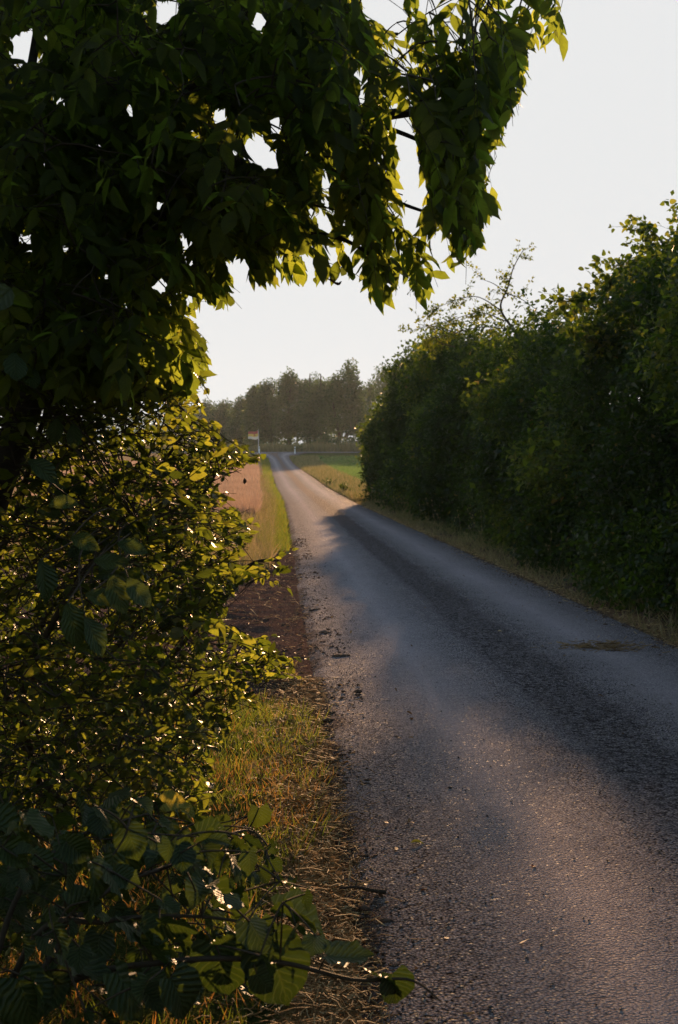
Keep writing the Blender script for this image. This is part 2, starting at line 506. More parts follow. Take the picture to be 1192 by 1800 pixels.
sl = bpy.data.lights.new('sun', 'SUN'); sl.energy = 3.9; sl.angle = math.radians(.55); sl.color = (1, .58, .29)
so = bpy.data.objects.new('sun', sl); COL.objects.link(so); so.location = (60, 300, 60)
sv = Vector((-math.sin(SUN_A) * math.cos(SUN_E), -math.cos(SUN_A) * math.cos(SUN_E), -math.sin(SUN_E)))
so.rotation_euler = sv.to_track_quat('-Z', 'Y').to_euler()
cd = bpy.data.cameras.new('camera'); co = bpy.data.objects.new('camera', cd); COL.objects.link(co)
cd.sensor_fit = 'VERTICAL'; cd.sensor_height = 36; cd.lens = 50; cd.clip_end = 3000; cd.clip_start = .05
co.location = EYE.tolist(); co.rotation_euler = Vector(FWD.tolist()).to_track_quat('-Z', 'Y').to_euler()
cd.dof.use_dof = True; cd.dof.focus_distance = 6.5; cd.dof.aperture_fstop = 9
S.camera = co
S.view_settings.view_transform = 'Standard'; S.view_settings.look = 'None'; S.view_settings.exposure = 1.5; S.view_settings.gamma = 1
cy = S.cycles
cy.max_bounces = 8; cy.diffuse_bounces = 4; cy.glossy_bounces = 2; cy.transmission_bounces = 4; cy.volume_bounces = 1; cy.transparent_max_bounces = 8
cy.sample_clamp_indirect = 4; cy.use_denoising = True
try:
    cy.denoiser = 'OPENIMAGEDENOISE'; cy.denoising_input_passes = 'RGB_ALBEDO_NORMAL'
except Exception:
    pass

# ------------------------------------------------------------------ ground and roads
gx = np.unique(np.round(np.concatenate([np.arange(-3.2, 5.6, .07), np.arange(-14, 16, .7), np.linspace(-260, 300, 45)]), 3))
gy = np.unique(np.round(np.concatenate([np.arange(1, 22, .07), np.arange(22, 75, .5), np.arange(75, 240, 2.5), np.linspace(240, 900, 14), np.linspace(-40, 1, 14)]), 3))
X, Y = np.meshgrid(gx, gy)


def ground_z(X, Y):
    X = np.asarray(X, float); Y = np.asarray(Y, float)
    rel = X - roadx(Y); hw = halfw(Y)
    z = gz(Y)
    z = z - .04 * (1 - sstep(hw - .06, hw + .1, np.abs(rel)))
    lumps = (n2(X, Y, 1.6, 3) - .5) * .08 + (n2(X, Y, 5, 4) - .5) * .035 + (n2(X, Y, 13, 5) - .5) * .022
    off = sstep(hw + .05, hw + .5, np.abs(rel))
    z = z + lumps * (.25 + .75 * off) * np.exp(-np.maximum(Y - 25, 0) / 40)
    z = z + .14 * sstep(hw + .35, hw + 1.6, rel) * np.exp(-np.maximum(Y - 66, 0) / 20) * (Y < 120)
    # wheel ruts of the muddy field entrance on the left
    rut = sstep(9.0, 10.2, Y) * (1 - sstep(16, 22, Y)) * (rel < 0)
    z = z + rut * off * .022 * (n2(X * .35, Y * 2.2, 1.6, 9) - .5) * 2
    return z


Z = ground_z(X, Y)
rel = X - roadx(Y); hw = halfw(Y)
left = rel < 0
ent = sstep(8.9, 9.6, Y) * (1 - sstep(24, 30, Y))
dirt = np.where(left, ent + (1 - ent) * (1 - sstep(hw, hw + .45, -rel)), 1 - sstep(hw, hw + .3, rel))
gra = np.where(left, np.where(Y < 9.3, sstep(hw - .02, hw + .3, -rel), np.where(Y < 27, 0.0, .8 * (1 - sstep(hw + .45, hw + .8, -rel)))), sstep(hw + .25, hw + .9, rel) * .8)
dryw = np.where(left, np.where(Y < 8.2, .85 * (1 - sstep(hw + .1, hw + .5, -rel)), np.where(Y > 24, .3 + .5 * sstep(hw + .45, hw + .8, -rel), .0)), .45 * (1 - sstep(hw + .1, hw + .7, rel)))
ny, nx = X.shape
idx = np.arange(ny * nx).reshape(ny, nx)
b = Bag(); b.raw(np.stack([X, Y, Z], -1).reshape(-1, 3), np.stack([idx[:-1, :-1], idx[:-1, 1:], idx[1:, 1:], idx[1:, :-1]], -1).reshape(-1, 4),
                 np.stack([dirt, gra, dryw], -1).reshape(-1, 3))
tag(b.build('ground', M['ground'], smooth=True), kind='structure')

ry = np.unique(np.round(np.concatenate([np.arange(-12, 30, .25), np.arange(30, 218, 1.0)]), 3)); ra = np.linspace(-1, 1, 25)
YY, AA = np.meshgrid(ry, ra, indexing='ij')
hwr = halfw(YY) * 1.06
RXX = roadx(YY) + AA * hwr
RZ = gz(YY) + .02 + .03 * (1 - AA ** 2) - .05 * sstep(.93, 1, np.abs(AA))
RZ = RZ + (n2(RXX, YY, 1.1, 8) - .5) * .02 * np.exp(-np.maximum(YY - 25, 0) / 30)
idx = np.arange(YY.size).reshape(YY.shape)
b = Bag(); b.raw(np.stack([RXX, YY, RZ], -1).reshape(-1, 3), np.stack([idx[:-1, :-1], idx[:-1, 1:], idx[1:, 1:], idx[1:, :-1]], -1).reshape(-1, 4),
                 np.stack([AA, YY / 100, 0 * AA], -1).reshape(-1, 3))
tag(b.build('lane', M['road'], smooth=True), kind='structure')
b = Bag(); cx = np.linspace(-200, 200, 81); cyv = np.linspace(212.5, 217.5, 7)
CX, CY = np.meshgrid(cx, cyv); CZ = gz(CY) + .075 + .01 * np.cos((CY - 215) / 2.5)
idx = np.arange(CX.size).reshape(CX.shape)
b.raw(np.stack([CX, CY, CZ], -1).reshape(-1, 3), np.stack([idx[:-1, :-1], idx[:-1, 1:], idx[1:, 1:], idx[1:, :-1]], -1).reshape(-1, 4))
tag(b.build('cross_road', M['road2'], smooth=True), kind='structure')


def blades(bag, x, y, h, w, tint, lean=.35, tmpl=BLADE, z=None):
    n = len(x)
    z = ground_z(x, y) - .01 if z is None else z
    D = np.stack([rng.normal(size=n) * lean, rng.normal(size=n) * lean, np.ones(n)], -1)
    scatter(bag, tmpl, np.stack([x, y, z], -1), D, rdir(n) * [1, 1, .2] + 1e-3, h, w, tint)


# near left grass patch: green tips at its far end, brown and withered nearer
n = 26000
x = rng.uniform(-1.5, .3, n); y = rng.uniform(3.2, 9.6, n)
edge = np.interp(y, [3, 5, 6, 7.3, 8.6, 9.2, 9.6], [-.1, .02, .12, .2, .16, .0, -.3])
edge = edge + (n2(x, y, 3.5, 21) - .5) * .25
keep = (x < edge) & (n2(x, y, 5, 22) > .22)
x, y = x[keep], y[keep]
br = n2(x, y, 2.2, 23); back = sstep(6.6, 7.8, y + (br - .5) * 1.6)
tint = np.clip(np.where(rng.random(len(x)) < .1 + .55 * (1 - back) * sstep(.3, .6, br), rng.uniform(.62, 1, len(x)), rng.uniform(.05, .55, len(x))), 0, 1)
b = Bag(); blades(b, x, y, rng.uniform(.04, .12, len(x)) * (.5 + .8 * n2(x, y, 4, 24)), rng.uniform(.003, .006, len(x)), tint, .5)
tag(b.build('grass', M['grass'], smooth=True), kind='stuff')
b = Bag(); n = 260
x = np.concatenate([rng.uniform(-1.2, .1, 90), np.zeros(170)]); y = np.concatenate([rng.uniform(5, 9.6, 90), 12 + 52 * rng.random(170)])
x[90:] = roadx(y[90:]) + halfw(y[90:]) + rng.uniform(.35, 1.0, 170)
zb = ground_z(x, y)
for k in range(n):
    sp = spath((x[k], y[k], zb[k]), (rng.normal() * .25, rng.normal() * .25, 1), rng.uniform(.25, .6) * (.6 if k < 90 else 1.3), 7, .35, .06)
    b.tube(sp, np.linspace(.0016, .0008, 7) * (1 + y[k] / 25), 3, rng.uniform(.3, .9))
    q = sp[5:]; m = 14
    O = np.repeat(q, 7, 0)[:m] + rng.normal(size=(m, 3)) * .006
    scatter(b, BLADE3, O, rdir(m) * .5 + [0, 0, .7], rdir(m), .02 * (1 + y[k] / 30), .006 * (1 + y[k] / 25), rng.uniform(.4, 1, m))
tag(b.build('seed_stalks', M['dry']), kind='stuff')

# green verge strip between the left field and the lane
b = Bag(); n = 30000
y = 25 + 180 * rng.random(n) ** 1.6 + n2(np.arange(n) * .37, np.arange(n) * .11, 1, 27) * 3
wv = np.interp(y, [25, 30, 60, 120, 205], [.25, .55, .45, .55, 1.0]) * (.7 + .6 * n2(y, 0 * y, .5, 29))
x = roadx(y) - halfw(y) - .12 - wv * rng.random(n)
keep = n2(x, y, .9, 28) > .25; x, y = x[keep], y[keep]; n = len(x)
blades(b, x, y, rng.gamma(5, .020, n) * (1 + y / 160), .006 + y * .0004, np.clip(rng.normal(.3, .17, n), 0, 1), .5, BLADE3)
tag(b.build('verge_grass', M['grass']), kind='stuff')
# tan grass and weeds between field and entrance, then the ripe field
b = Bag(); n = 34000
y = 20 + 90 * rng.random(n) ** 1.4; x = roadx(y) - halfw(y) - .45 - 8 * rng.random(n) ** 1.7
keep = (y > 21 + 1.5 * n2(x, y, .8, 31)) & (n2(x, y, .5, 33) > .18); x, y = x[keep], y[keep]
blades(b, x, y, rng.uniform(.12, .42, len(x)), rng.uniform(.008, .016, len(x)), np.clip(rng.normal(.55, .25, len(x)), 0, 1), .35, BLADE3)
tag(b.build('withered_grass', M['dry']), kind='stuff')
b = Bag(); n = 70000
y = 44 + 136 * rng.random(n) ** 1.35; x = roadx(y) - halfw(y) - np.interp(y, [44, 120, 200], [1.0, 1.1, 1.6]) - np.interp(y, [44, 200], [8, 30]) * rng.random(n)
blades(b, x, y, rng.uniform(.34, .5, n), .016 + y * .00035, np.clip(n2(x, y, .35, 35) * .7 + rng.normal(.15, .15, n), 0, 1), .25, BLADE3)
tag(b.build('wheat', M['wheat']), kind='stuff')
# right: rough verge, then the short green crop
b = Bag(); n = 24000
y = 62 + 140 * rng.random(n) ** 1.6; x = roadx(y) + halfw(y) + .1 + np.interp(y, [62, 130, 200], [2.4, 2.8, 4]) * rng.random(n)
blades(b, x, y, rng.uniform(.1, .4, n), .012 + y * .0003, np.clip(rng.normal(.4, .3, n), 0, 1), .4, BLADE3)
tag(b.build('rough_verge_grass', M['dry']), kind='stuff')
b = Bag(); n = 60000
y = 66 + 136 * rng.random(n) ** 1.3; x = roadx(y) + halfw(y) + np.interp(y, [62, 130, 200], [2.2, 2.6, 4]) + np.interp(y, [62, 200], [6, 22]) * rng.random(n)
keep = np.abs((x * .9 - y * .22) % 6.5 - 1) > .35; x, y = x[keep], y[keep]      # tramlines
blades(b, x, y, rng.uniform(.14, .24, len(x)), .02 + y * .0005, np.clip(rng.normal(.45, .25, len(x)), 0, 1), .3, BLADE3)
tag(b.build('crop', M['crop']), kind='stuff')
# tall grass bank beyond the cross road
b = Bag(); n = 26000
x = rng.uniform(-45, 60, n); y = rng.uniform(219.5, 228, n)
blades(b, x, y, (1.1 + .9 * n2(x, y, .5, 41)) * rng.uniform(.6, 1.05, n), .09, np.clip(rng.normal(.5, .2, n), 0, 1), .18, BLADE3)
tag(b.build('tall_grass', M['dry']), kind='stuff')
# dry foot of the right hedge
b = Bag(); n = 9000
y = 9 + 57 * rng.random(n) ** 1.2; x = roadx(y) + halfw(y) + .04 + .75 * rng.random(n) ** 1.4
keep = n2(x, y, 1.3, 51) > .3; x, y = x[keep], y[keep]
far = np.clip((x - roadx(y) - halfw(y)) / .9, 0, 1)
blades(b, x, y, rng.uniform(.05, .16, len(x)) * (1 + 2.0 * far), rng.uniform(.005, .009, len(x)) * (1 + y / 45), np.clip(rng.normal(.72, .25, len(x)) - .5 * far, 0, 1), .6, BLADE3)
tag(b.build('hedge_foot_grass', M['dry']), kind='stuff')

# straw litter: left edge of the lane and along the right edge
b = Bag()
for k in range(13500):
    if k < 8600:
        yy = 3 + 7 * rng.random() ** 1.5; xx = roadx(yy) - halfw(yy) + rng.normal(-.12, .15)
    elif k < 9900:
        yy = 9.5 + 14 * rng.random() ** 1.2; xx = roadx(yy) - halfw(yy) - 2.2 * rng.random()
    else:
        yy = 9 + 45 * rng.random() ** 1.4; xx = roadx(yy) + halfw(yy) + rng.normal(.05, .12)
    L = .012 + rng.gamma(1.6, .022) * (1 + yy / 40); w = rng.uniform(.0008, .0022) * (1 + yy / 22)
    a = rng.uniform(0, 6.28); c = np.array([xx, yy, max(float(ground_z(xx, yy)), float(gz(yy)) + .0 if abs(xx - roadx(yy)) < halfw(yy) * 1.05 else -99) + .018])
    d = np.array([math.cos(a), math.sin(a), rng.normal() * .22])
    p0, p1 = c - d * L / 2, c + d * L / 2
    m = c + rng.normal(size=3) * L * .08
    b.tube([p0, m, p1], w, 3, rng.uniform(.1, 1) ** 1.3)
tag(b.build('straw', M['straw']), kind='stuff')

# loose gravel
b = Bag()
ico = np.array([[0, 0, 1], [.9, 0, .3], [.3, .85, .2], [-.7, .5, .35], [-.7, -.5, .1], [.3, -.85, .3], [0, 0, -.7]])
ftri = np.array([[0, 1, 2], [0, 2, 3], [0, 3, 4], [0, 4, 5], [0, 5, 1], [6, 2, 1], [6, 3, 2], [6, 4, 3], [6, 5, 4], [6, 1, 5]])
n = 17000
y = 3 + 30 * rng.random(n) ** 1.8
k = rng.random(n)
x = np.where(k < .45, roadx(y) + .18 + rng.normal(size=n) * .16, np.where(k < .75, roadx(y) - halfw(y) + np.abs(rng.normal(size=n)) * .25 - .1,
    np.where(k < .85, roadx(y) + halfw(y) - np.abs(rng.normal(size=n)) * .12, roadx(y) + rng.uniform(-1.4, 1.4, n))))
keep = (k > .45) | (y > 6.5); x, y, k = x[keep], y[keep], k[keep]; n = len(x)
A = np.clip((x - roadx(y)) / (halfw(y) * 1.06), -1, 1)
zr = gz(y) + .022 + .03 * (1 - A ** 2) - .05 * sstep(.93, 1, np.abs(A)) + (n2(x, y, 1.1, 8) - .5) * .02
zz = np.where(np.abs(A) < 1, zr, ground_z(x, y) + .002)
s = rng.gamma(1.6, .0011, n) + .0012 + (y > 9) * .0012 + (k < .45) * .0012
R = rng.uniform(.7, 1.3, (n, 7, 3)); ang = rng.uniform(0, 6.28, n)
V = ico[None] * R * s[:, None, None] * np.array([1.1, 1, .75])
ca, sa = np.cos(ang)[:, None], np.sin(ang)[:, None]
V = np.stack([V[..., 0] * ca - V[..., 1] * sa, V[..., 0] * sa + V[..., 1] * ca, V[..., 2]], -1) + np.stack([x, y, zz + s * .05], -1)[:, None]
att = np.zeros((n, 7, 3)); att[..., 2] = rng.random(n)[:, None]
b.raw(V, (ftri[None] + (np.arange(n) * 7)[:, None, None]), att.reshape(-1, 3), 3)
tag(b.build('gravel', M['stone']), kind='stuff')


n = 900
b = Bag(); y = 4 + 40 * rng.random(n) ** 1.5; k = rng.random(n)
x = np.where(k < .45, roadx(y) - halfw(y) - .25 + rng.normal(size=n) * .3, np.where(k < .9, roadx(y) + halfw(y) + .1 + rng.normal(size=n) * .2, roadx(y) + rng.uniform(-1.4, 1.4, n)))
A = np.clip((x - roadx(y)) / (halfw(y) * 1.06), -1, 1)
zz = np.where(np.abs(A) < .99, gz(y) + .024 + .03 * (1 - A ** 2) - .05 * sstep(.93, 1, np.abs(A)), ground_z(x, y)) + .006
scatter(b, SMLL, np.stack([x, y, zz], -1), rdir(n) * [1, 1, .25], rdir(n) * .45 + [0, 0, 1], rng.uniform(.018, .045, n), rng.uniform(.015, .03, n), rng.random(n))
tag(b.build('leaf_litter', M['litter']), kind='stuff')
n = 14000
b = Bag(); y = 4 + 26 * rng.random(n) ** 1.3; k = rng.random(n)
x = np.where((k < .6) & (y > 8.8), roadx(y) - halfw(y) + .25 - 2.6 * rng.random(n) ** 1.5, np.where(k < .72, roadx(y) - halfw(y) - .08 + rng.normal(size=n) * .08, roadx(y) + halfw(y) + rng.normal(size=n) * .1))
keep = n2(x, y, 2.2, 91) > .35; x, y = x[keep], y[keep]; n = len(x)
A = np.clip((x - roadx(y)) / (halfw(y) * 1.06), -1, 1)
zz = np.where(np.abs(A) < 1, gz(y) + .022 + .03 * (1 - A ** 2) - .05 * sstep(.93, 1, np.abs(A)), ground_z(x, y))
sc = (rng.gamma(1.4, .0028, n) + .002) * (1 + y / 60); R_ = rng.uniform(.6, 1.4, (n, 7, 3))
V = ico[None] * R_ * sc[:, None, None] * np.array([1.2, 1, .6]) + np.stack([x, y, zz], -1)[:, None]
b.raw(V, (ftri[None] + (np.arange(n) * 7)[:, None, None]), None, 3)
tag(b.build('soil_crumbs', M['soil']), kind='stuff')


def surf(x, y):
    A = (x - roadx(y)) / (halfw(y) * 1.06)
    if abs(A) < .97:
        return float(gz(y) + .02 + .03 * (1 - A ** 2))
    return float(ground_z(x, y))


def ground_at(u, v):
    Zs = 4.0
    for _ in range(40):
        P = at(u, v, Zs); t = surf(P[0], P[1])
        Zs = Zs * (EYE[2] - t) / max(EYE[2] - P[2], 1e-3)
    P = at(u, v, Zs); P[2] = surf(P[0], P[1]); return P


# clods of earth dragged onto the asphalt
def clod(u, v, s, label, k):
    P = ground_at(u, v); bb = Bag(); m = 9
    th, ph = np.meshgrid(np.linspace(0, np.pi, m), np.linspace(0, 2 * np.pi, 2 * m, endpoint=False), indexing='ij')
    d = np.stack([np.sin(th) * np.cos(ph), np.sin(th) * np.sin(ph), np.cos(th)], -1)
    r = .55 + .9 * vnoise(d * 2.1 + u, 7) * (.6 + .8 * vnoise(d * 5.0 + v, 8))
    V = d * r[..., None] * np.array([1.9 if k > 2 else 1.1, 1.2, .55]) * s + P + np.array([0, 0, .1 * s])
    ii = np.arange(m * 2 * m).reshape(m, 2 * m); jj = np.roll(ii, -1, 1)
    bb.raw(V, np.stack([ii[:-1], jj[:-1], jj[1:], ii[1:]], -1).reshape(-1, 4), (0, 0, .3))
    o = bb.build('earth_clod', M['soil'], origin=P); tag(o, label, 'soil clod', 'clods of earth on the lane')


clod(600, 1153, .030, 'largest dark clump of earth on the left half of the lane', 7)
clod(572, 1112, .026, 'dark crumbs of earth at the lane edge beside the upper bush twig', 8)
clod(555, 1072, .022, 'small crumbs of earth on the lane edge beyond the larger clumps', 6)
clod(697, 1295, .011, 'tiny dark lump lying in the sunlit patch of asphalt', 2)
clod(813, 1590, .010, 'tiny dark lump on rough asphalt at the bottom of the view', 2)
clod(1165, 1531, .012, 'flat dark lump near the right edge on shaded asphalt', 2)

# stick and fallen leaves on the left edge
P = ground_at(640, 1575)
b = Bag(); p = np.array([P + [-.085, .02, .022], P + [-.03, .012, .028], P + [.03, -.002, .02], P + [.075, -.012, .016]])
b.tube(smooth(p, 12), np.linspace(.004, .009, 12), 6); b.tube([p[1], p[1] + [.01, .03, .02]], [.003, .001], 4)
tag(b.build('stick', M['bark'], smooth=True, origin=P), 'short dark broken stick lying across straw at the lane edge', 'stick')


def fallen(u, v, L, mat, label, a, name='fallen_leaf', grp='fallen leaves on the ground'):
    P = ground_at(u, v); bb = Bag()
    bb.inst(ELM[1], [P + np.array([0, 0, .012])], [[math.cos(a), math.sin(a), .12]], [[.1, -.2, 1]], [L], [L * .75], [.8])
    tag(bb.build(name, M[mat], smooth=True, origin=P), label, 'leaf', grp)


fallen(722, 1487, .055, 'small', 'narrow green leaf fallen flat on the open asphalt', .2)
fallen(580, 1500, .05, 'small', 'pale yellow leaf lying at the edge of the brown grass', 2.6)
fallen(935, 1530, .03, 'dead', 'small orange brown leaf on the asphalt, far from the grass', 1.0)
fallen(875, 1112, .05, 'straw', 'pale scrap of leaf on the dark gravelly middle of the lane', .4)
# low tuft of dry grass lying on the right side of the lane
P = ground_at(1062, 1140); b = Bag()
for k in range(260):
    q = P + np.array([rng.normal() * .17, rng.normal() * .13, .008 + .02 * rng.random()]); a = rng.uniform(0, 6.28); L = rng.uniform(.03, .11)
    b.tube([q, q + np.array([math.cos(a), math.sin(a), rng.uniform(-.05, .25)]) * L], .0028, 3, rng.uniform(0, .6))
tag(b.build('dry_grass_tuft', M['straw'], origin=P), 'flat mat of dry grass lying on the right side of the asphalt', 'dry grass')

# ------------------------------------------------------------------ right hedge
def hedge_top(Y):
    return np.interp(Y, [-6, 14, 18, 22, 25.6, 31, 35, 38, 41, 45, 50, 58, 62, 65, 67], [3.4, 3.1, 3.1, 3.05, 3.05, 3.1, 3.2, 3.5, 4.25, 4.0, 3.9, 3.5, 3.0, 2.1, .8])


def hedge_front(Y):
    return roadx(Y) + 1.5 + np.interp(Y, [-6, 12, 40, 60, 66], [.68, .66, .68, .85, 1.7])


hedge = thing('hedge', 'tall dense wild hedge running along the right side of the lane', 'hedge', (6.0, 38, gz(38)))
hb, ib = Bag(), Bag()


def hedge_leaves(y0, y1, size, n, jit=1.0):
    m = n // 9
    Yc = rng.uniform(y0, y1, m); top = hedge_top(Yc) + (n2(Yc, 0 * Yc, .3, 68) - .5) * 1.2 + (n2(Yc, 0 * Yc, 1.1, 69) - .5) * .5; fr = hedge_front(Yc); base = gz(Yc) + .05
    s = rng.random(m); H = top - base
    # walk round the section: front face, rounded shoulder, top
    hfrac = rng.random(m)
    bump = (vnoise(np.stack([Yc * .55, hfrac * H * .75, 0 * Yc], -1), 61) - .5) * 2.0 + (vnoise(np.stack([Yc * 1.7, hfrac * H * 2.0, 0 * Yc], -1), 62) - .5) * .9
    front = s < .74
    lean = .35 * sstep(.55, 1.0, hfrac) + .25 * (1 - sstep(0, .25, hfrac))
    depth = rng.exponential(.2, m) * (1 + 1.2 * sstep(.7, 1, hfrac))
    Xf = fr + lean * .9 - bump * .6 + depth; Zf = base + hfrac * H * .97
    tb = (vnoise(np.stack([Yc * .8, s * 9, 0 * Yc], -1), 63) - .5) * 1.3 + (vnoise(np.stack([Yc * 2.3, s * 20, 0 * Yc], -1), 64) - .5) * .9
    Xt = fr + .4 + rng.uniform(0, 2.6, m); Zt = top + tb - depth * 1.6 + .12 - .05 * (Xt - fr)
    C = np.stack([np.where(front, Xf, Xt), Yc, np.where(front, Zf, Zt)], -1)
    C = C[C[:, 2] > gz(C[:, 1]) + .08]
    out = np.where(((C[:, 2] - gz(C[:, 1])) / np.maximum(hedge_top(C[:, 1]) - gz(C[:, 1]), .5) > .85)[:, None], np.array([-.3, -.1, 1.0]), np.array([-1.0, -.25, .35]))
    td = nrm(out + rng.normal(size=C.shape) * .7)
    K = 9
    t = np.linspace(-.6, 1, K)
    O = C[:, None] + td[:, None] * (t[None, :, None] * size * 3.2) + rng.normal(size=(len(C), K, 3)) * size * .45
    D = nrm(td[:, None] * .6 + rng.normal(size=O.shape) * .75 + np.array([0, 0, -.25]))
    N = nrm(np.array([-.2, -.35, .55]) + rng.normal(size=O.shape) * .6)
    O, D, N = (q.reshape(-1, 3) for q in (O, D, N))
    k = len(O)
    tint = np.clip(np.repeat(vnoise(C * .8, 65) * 1.35 - .45 + .4 * (vnoise(C * 2.5, 66) - .5), K) + rng.normal(0, .15, k), 0, .96)
    tint = np.where(rng.random(k) < .006, 1.0, tint)
    scatter(hb, HDG, O, D, N, size * rng.gamma(7, .14, k), size * rng.gamma(8, .105, k), tint)


hedge_leaves(12, 20, .074, 54000)
hedge_leaves(20, 30, .092, 56000)
hedge_leaves(30, 42, .112, 50000)
hedge_leaves(42, 54, .135, 38000)
hedge_leaves(54, 66.5, .15, 38000)
hedge_leaves(-6, 12, .12, 24000)
n = 46000                                             # oversized inner leaves added to stop light leaking through the hedge
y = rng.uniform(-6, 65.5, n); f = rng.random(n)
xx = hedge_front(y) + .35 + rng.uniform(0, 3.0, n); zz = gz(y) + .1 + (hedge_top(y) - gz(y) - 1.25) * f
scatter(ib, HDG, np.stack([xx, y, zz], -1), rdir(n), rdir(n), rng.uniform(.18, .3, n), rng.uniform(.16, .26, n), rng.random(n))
hb.build('foliage', M['hedge'], hedge); ib.build('light_block_foliage', M['core'], hedge)
sb = Bag()
for k in range(130):
    yy = rng.uniform(10, 65); xx = hedge_front(yy) + rng.uniform(1.2, 2.6)
    pth = spath((xx, yy, gz(yy)), (rng.normal() * .12, rng.normal() * .2, 1), hedge_top(yy) - gz(yy) - 1.1, 8, 0, .06)
    sb.tube(pth, np.linspace(.03, .008, 8), 5)
for k in range(260):                                  # pale dead twigs poking out of the face
    yy = 12 + 40 * rng.random() ** 1.5; h = rng.uniform(.2, .8)
    P = np.array([hedge_front(yy) + .2 + .4 * h, yy, gz(yy) + h * (hedge_top(yy) - gz(yy))])
    pth = spath(P, (-.5, rng.normal() * .6, rng.normal() * .6), rng.uniform(.3, .8), 6, .4, .12)
    sb.tube(pth, np.linspace(.006, .003, 6), 3)
sb.build('stems', M['twig'], hedge)


def leafy_tree(name, label, cat, base, limbs, nsh, size, tmpl, mat, zr=None, accept=None, shl=.5, nleaf=8, spread=.5, trunk_r=.05, tint0=.5, group=None, twr=.004):
    """limbs: list of (world polyline, r0, r1, leaf shoots, leaf start fraction)"""
    T = thing(name, label, cat, base, group)
    tb, lb, wb = Bag(), Bag(), Bag()
    for i, (pl, r0, r1, ns, f0) in enumerate(limbs):
        P = smooth(pl, 30); (tb if i == 0 else wb).tube(P, np.linspace(r0, r1, 30), 7)
        for k in range(int(ns * nsh)):
            f = f0 + (1 - f0) * rng.random(); q = P[int(f * 29)]; d = nrm(np.gradient(P, axis=0)[int(f * 29)])
            sp = spath(q, d * .7 + rng.normal(size=3) * spread, shl * rng.uniform(.4, 1.2), 6, .25, .1)
            wb.tube(sp, np.linspace(twr, twr * .4, 6), 3)
            t = rng.uniform(.1, 1, nleaf); ii = np.clip((t * 5).astype(int), 0, 4)
            O = sp[ii] + (sp[ii + 1] - sp[ii]) * (t * 5 - ii)[:, None]
            dd = nrm(sp[-1] - sp[0])
            D = nrm(dd * .5 + rng.normal(size=(nleaf, 3)) * .8 + [0, 0, -.3]); N = nrm(np.array([0, -.2, .8]) + rng.normal(size=(nleaf, 3)) * .6)
            scatter(lb, tmpl, O + D * size * .3, D, N, size * rng.uniform(.6, 1.25, nleaf), size * rng.uniform(.7, 1.1, nleaf), np.clip(rng.normal(tint0, .2, nleaf), 0, .95))
    tb.build('trunk', M['bark'], T, True); wb.build('branches', M['twig'], T, True); lb.build('crown', M[mat], T, True)
    return T


# round-leaved tree rising out of the hedge at the right
base = np.array([5.6, 19.0, gz(19)])
def PX(u, v, Zd): return at(u, v, Zd)
limbs = [([base, PX(1230, 760, 19), PX(1215, 560, 19), PX(1212, 450, 18.7), PX(1208, 400, 18.6)], .07, .012, 46, .4)]
for pts, ns in (([(1215, 560, 19), (1150, 520, 18.6), (1110, 470, 18.2), (1075, 490, 18)], 30), ([(1210, 480, 18.8), (1175, 440, 18.4), (1150, 410, 18.2), (1132, 402, 18)], 26),
                ([(1220, 600, 19), (1140, 560, 18.6), (1070, 525, 18.3), (990, 530, 18)], 44), ([(1225, 640, 19), (1160, 600, 18.4), (1090, 590, 18), (1030, 600, 17.8)], 44),
                ([(1212, 430, 18.8), (1250, 420, 18.6), (1280, 400, 18.5)], 26), ([(1215, 520, 18.8), (1180, 470, 18), (1150, 460, 17.6)], 40),
                ([(1225, 700, 19), (1260, 560, 18.6), (1300, 450, 18.6)], 40), ([(1220, 600, 19), (1190, 540, 18), (1165, 540, 17.5)], 40),
                ([(1220, 600, 19.5), (1120, 520, 20), (1090, 500, 20.3)], 40)):
    limbs.append(([PX(*p) for p in pts], .025, .006, ns, .15))
leafy_tree('tree', 'round leaved young tree rising above the hedge at the right edge', 'tree', base, limbs, 1.0, rng.uniform(.08, .081), ROUND, 'hedge', shl=.48, nleaf=11, spread=.6, tint0=.75)
# thin sparse tree leaning out of the hedge top, below the drooping leaves
base = np.array([5.7, 33.5, gz(33.5)])
limbs = [([base, PX(985, 700, 33.5), PX(945, 620, 33), PX(900, 575, 32.5), PX(880, 540, 32.3), PX(893, 505, 32.3), PX(903, 470, 32.3), PX(922, 436, 32.3)], .05, .006, 26, .5)]
for pts, ns in (([(880, 545, 32.3), (840, 522, 32), (800, 528, 31.8), (755, 548, 31.6)], 34), ([(890, 565, 32.4), (845, 550, 32), (800, 560, 31.8), (720, 582, 31.5)], 34),
                ([(905, 580, 32.5), (850, 575, 32.2), (800, 585, 32), (745, 600, 31.8)], 38), ([(890, 515, 32.3), (915, 525, 32.1), (945, 545, 32)], 7),
                ([(895, 520, 32.3), (870, 500, 32.2), (845, 490, 32)], 5), ([(925, 600, 32.6), (880, 630, 32), (840, 640, 31.8)], 34),
                ([(800, 585, 31.8), (770, 575, 31.6), (735, 570, 31.5)], 5), ([(800, 610, 32), (770, 600, 31.8), (765, 580, 31.8)], 12)):
    limbs.append(([PX(*p) for p in pts], .014, .004, ns, .12))
leafy_tree('tree', 'thin sparse tree leaning from the hedge top against the bright sky', 'tree', base, limbs, .62, .085, HDG, 'hedge', shl=.5, nleaf=15, spread=.55, tint0=.8, twr=.004)

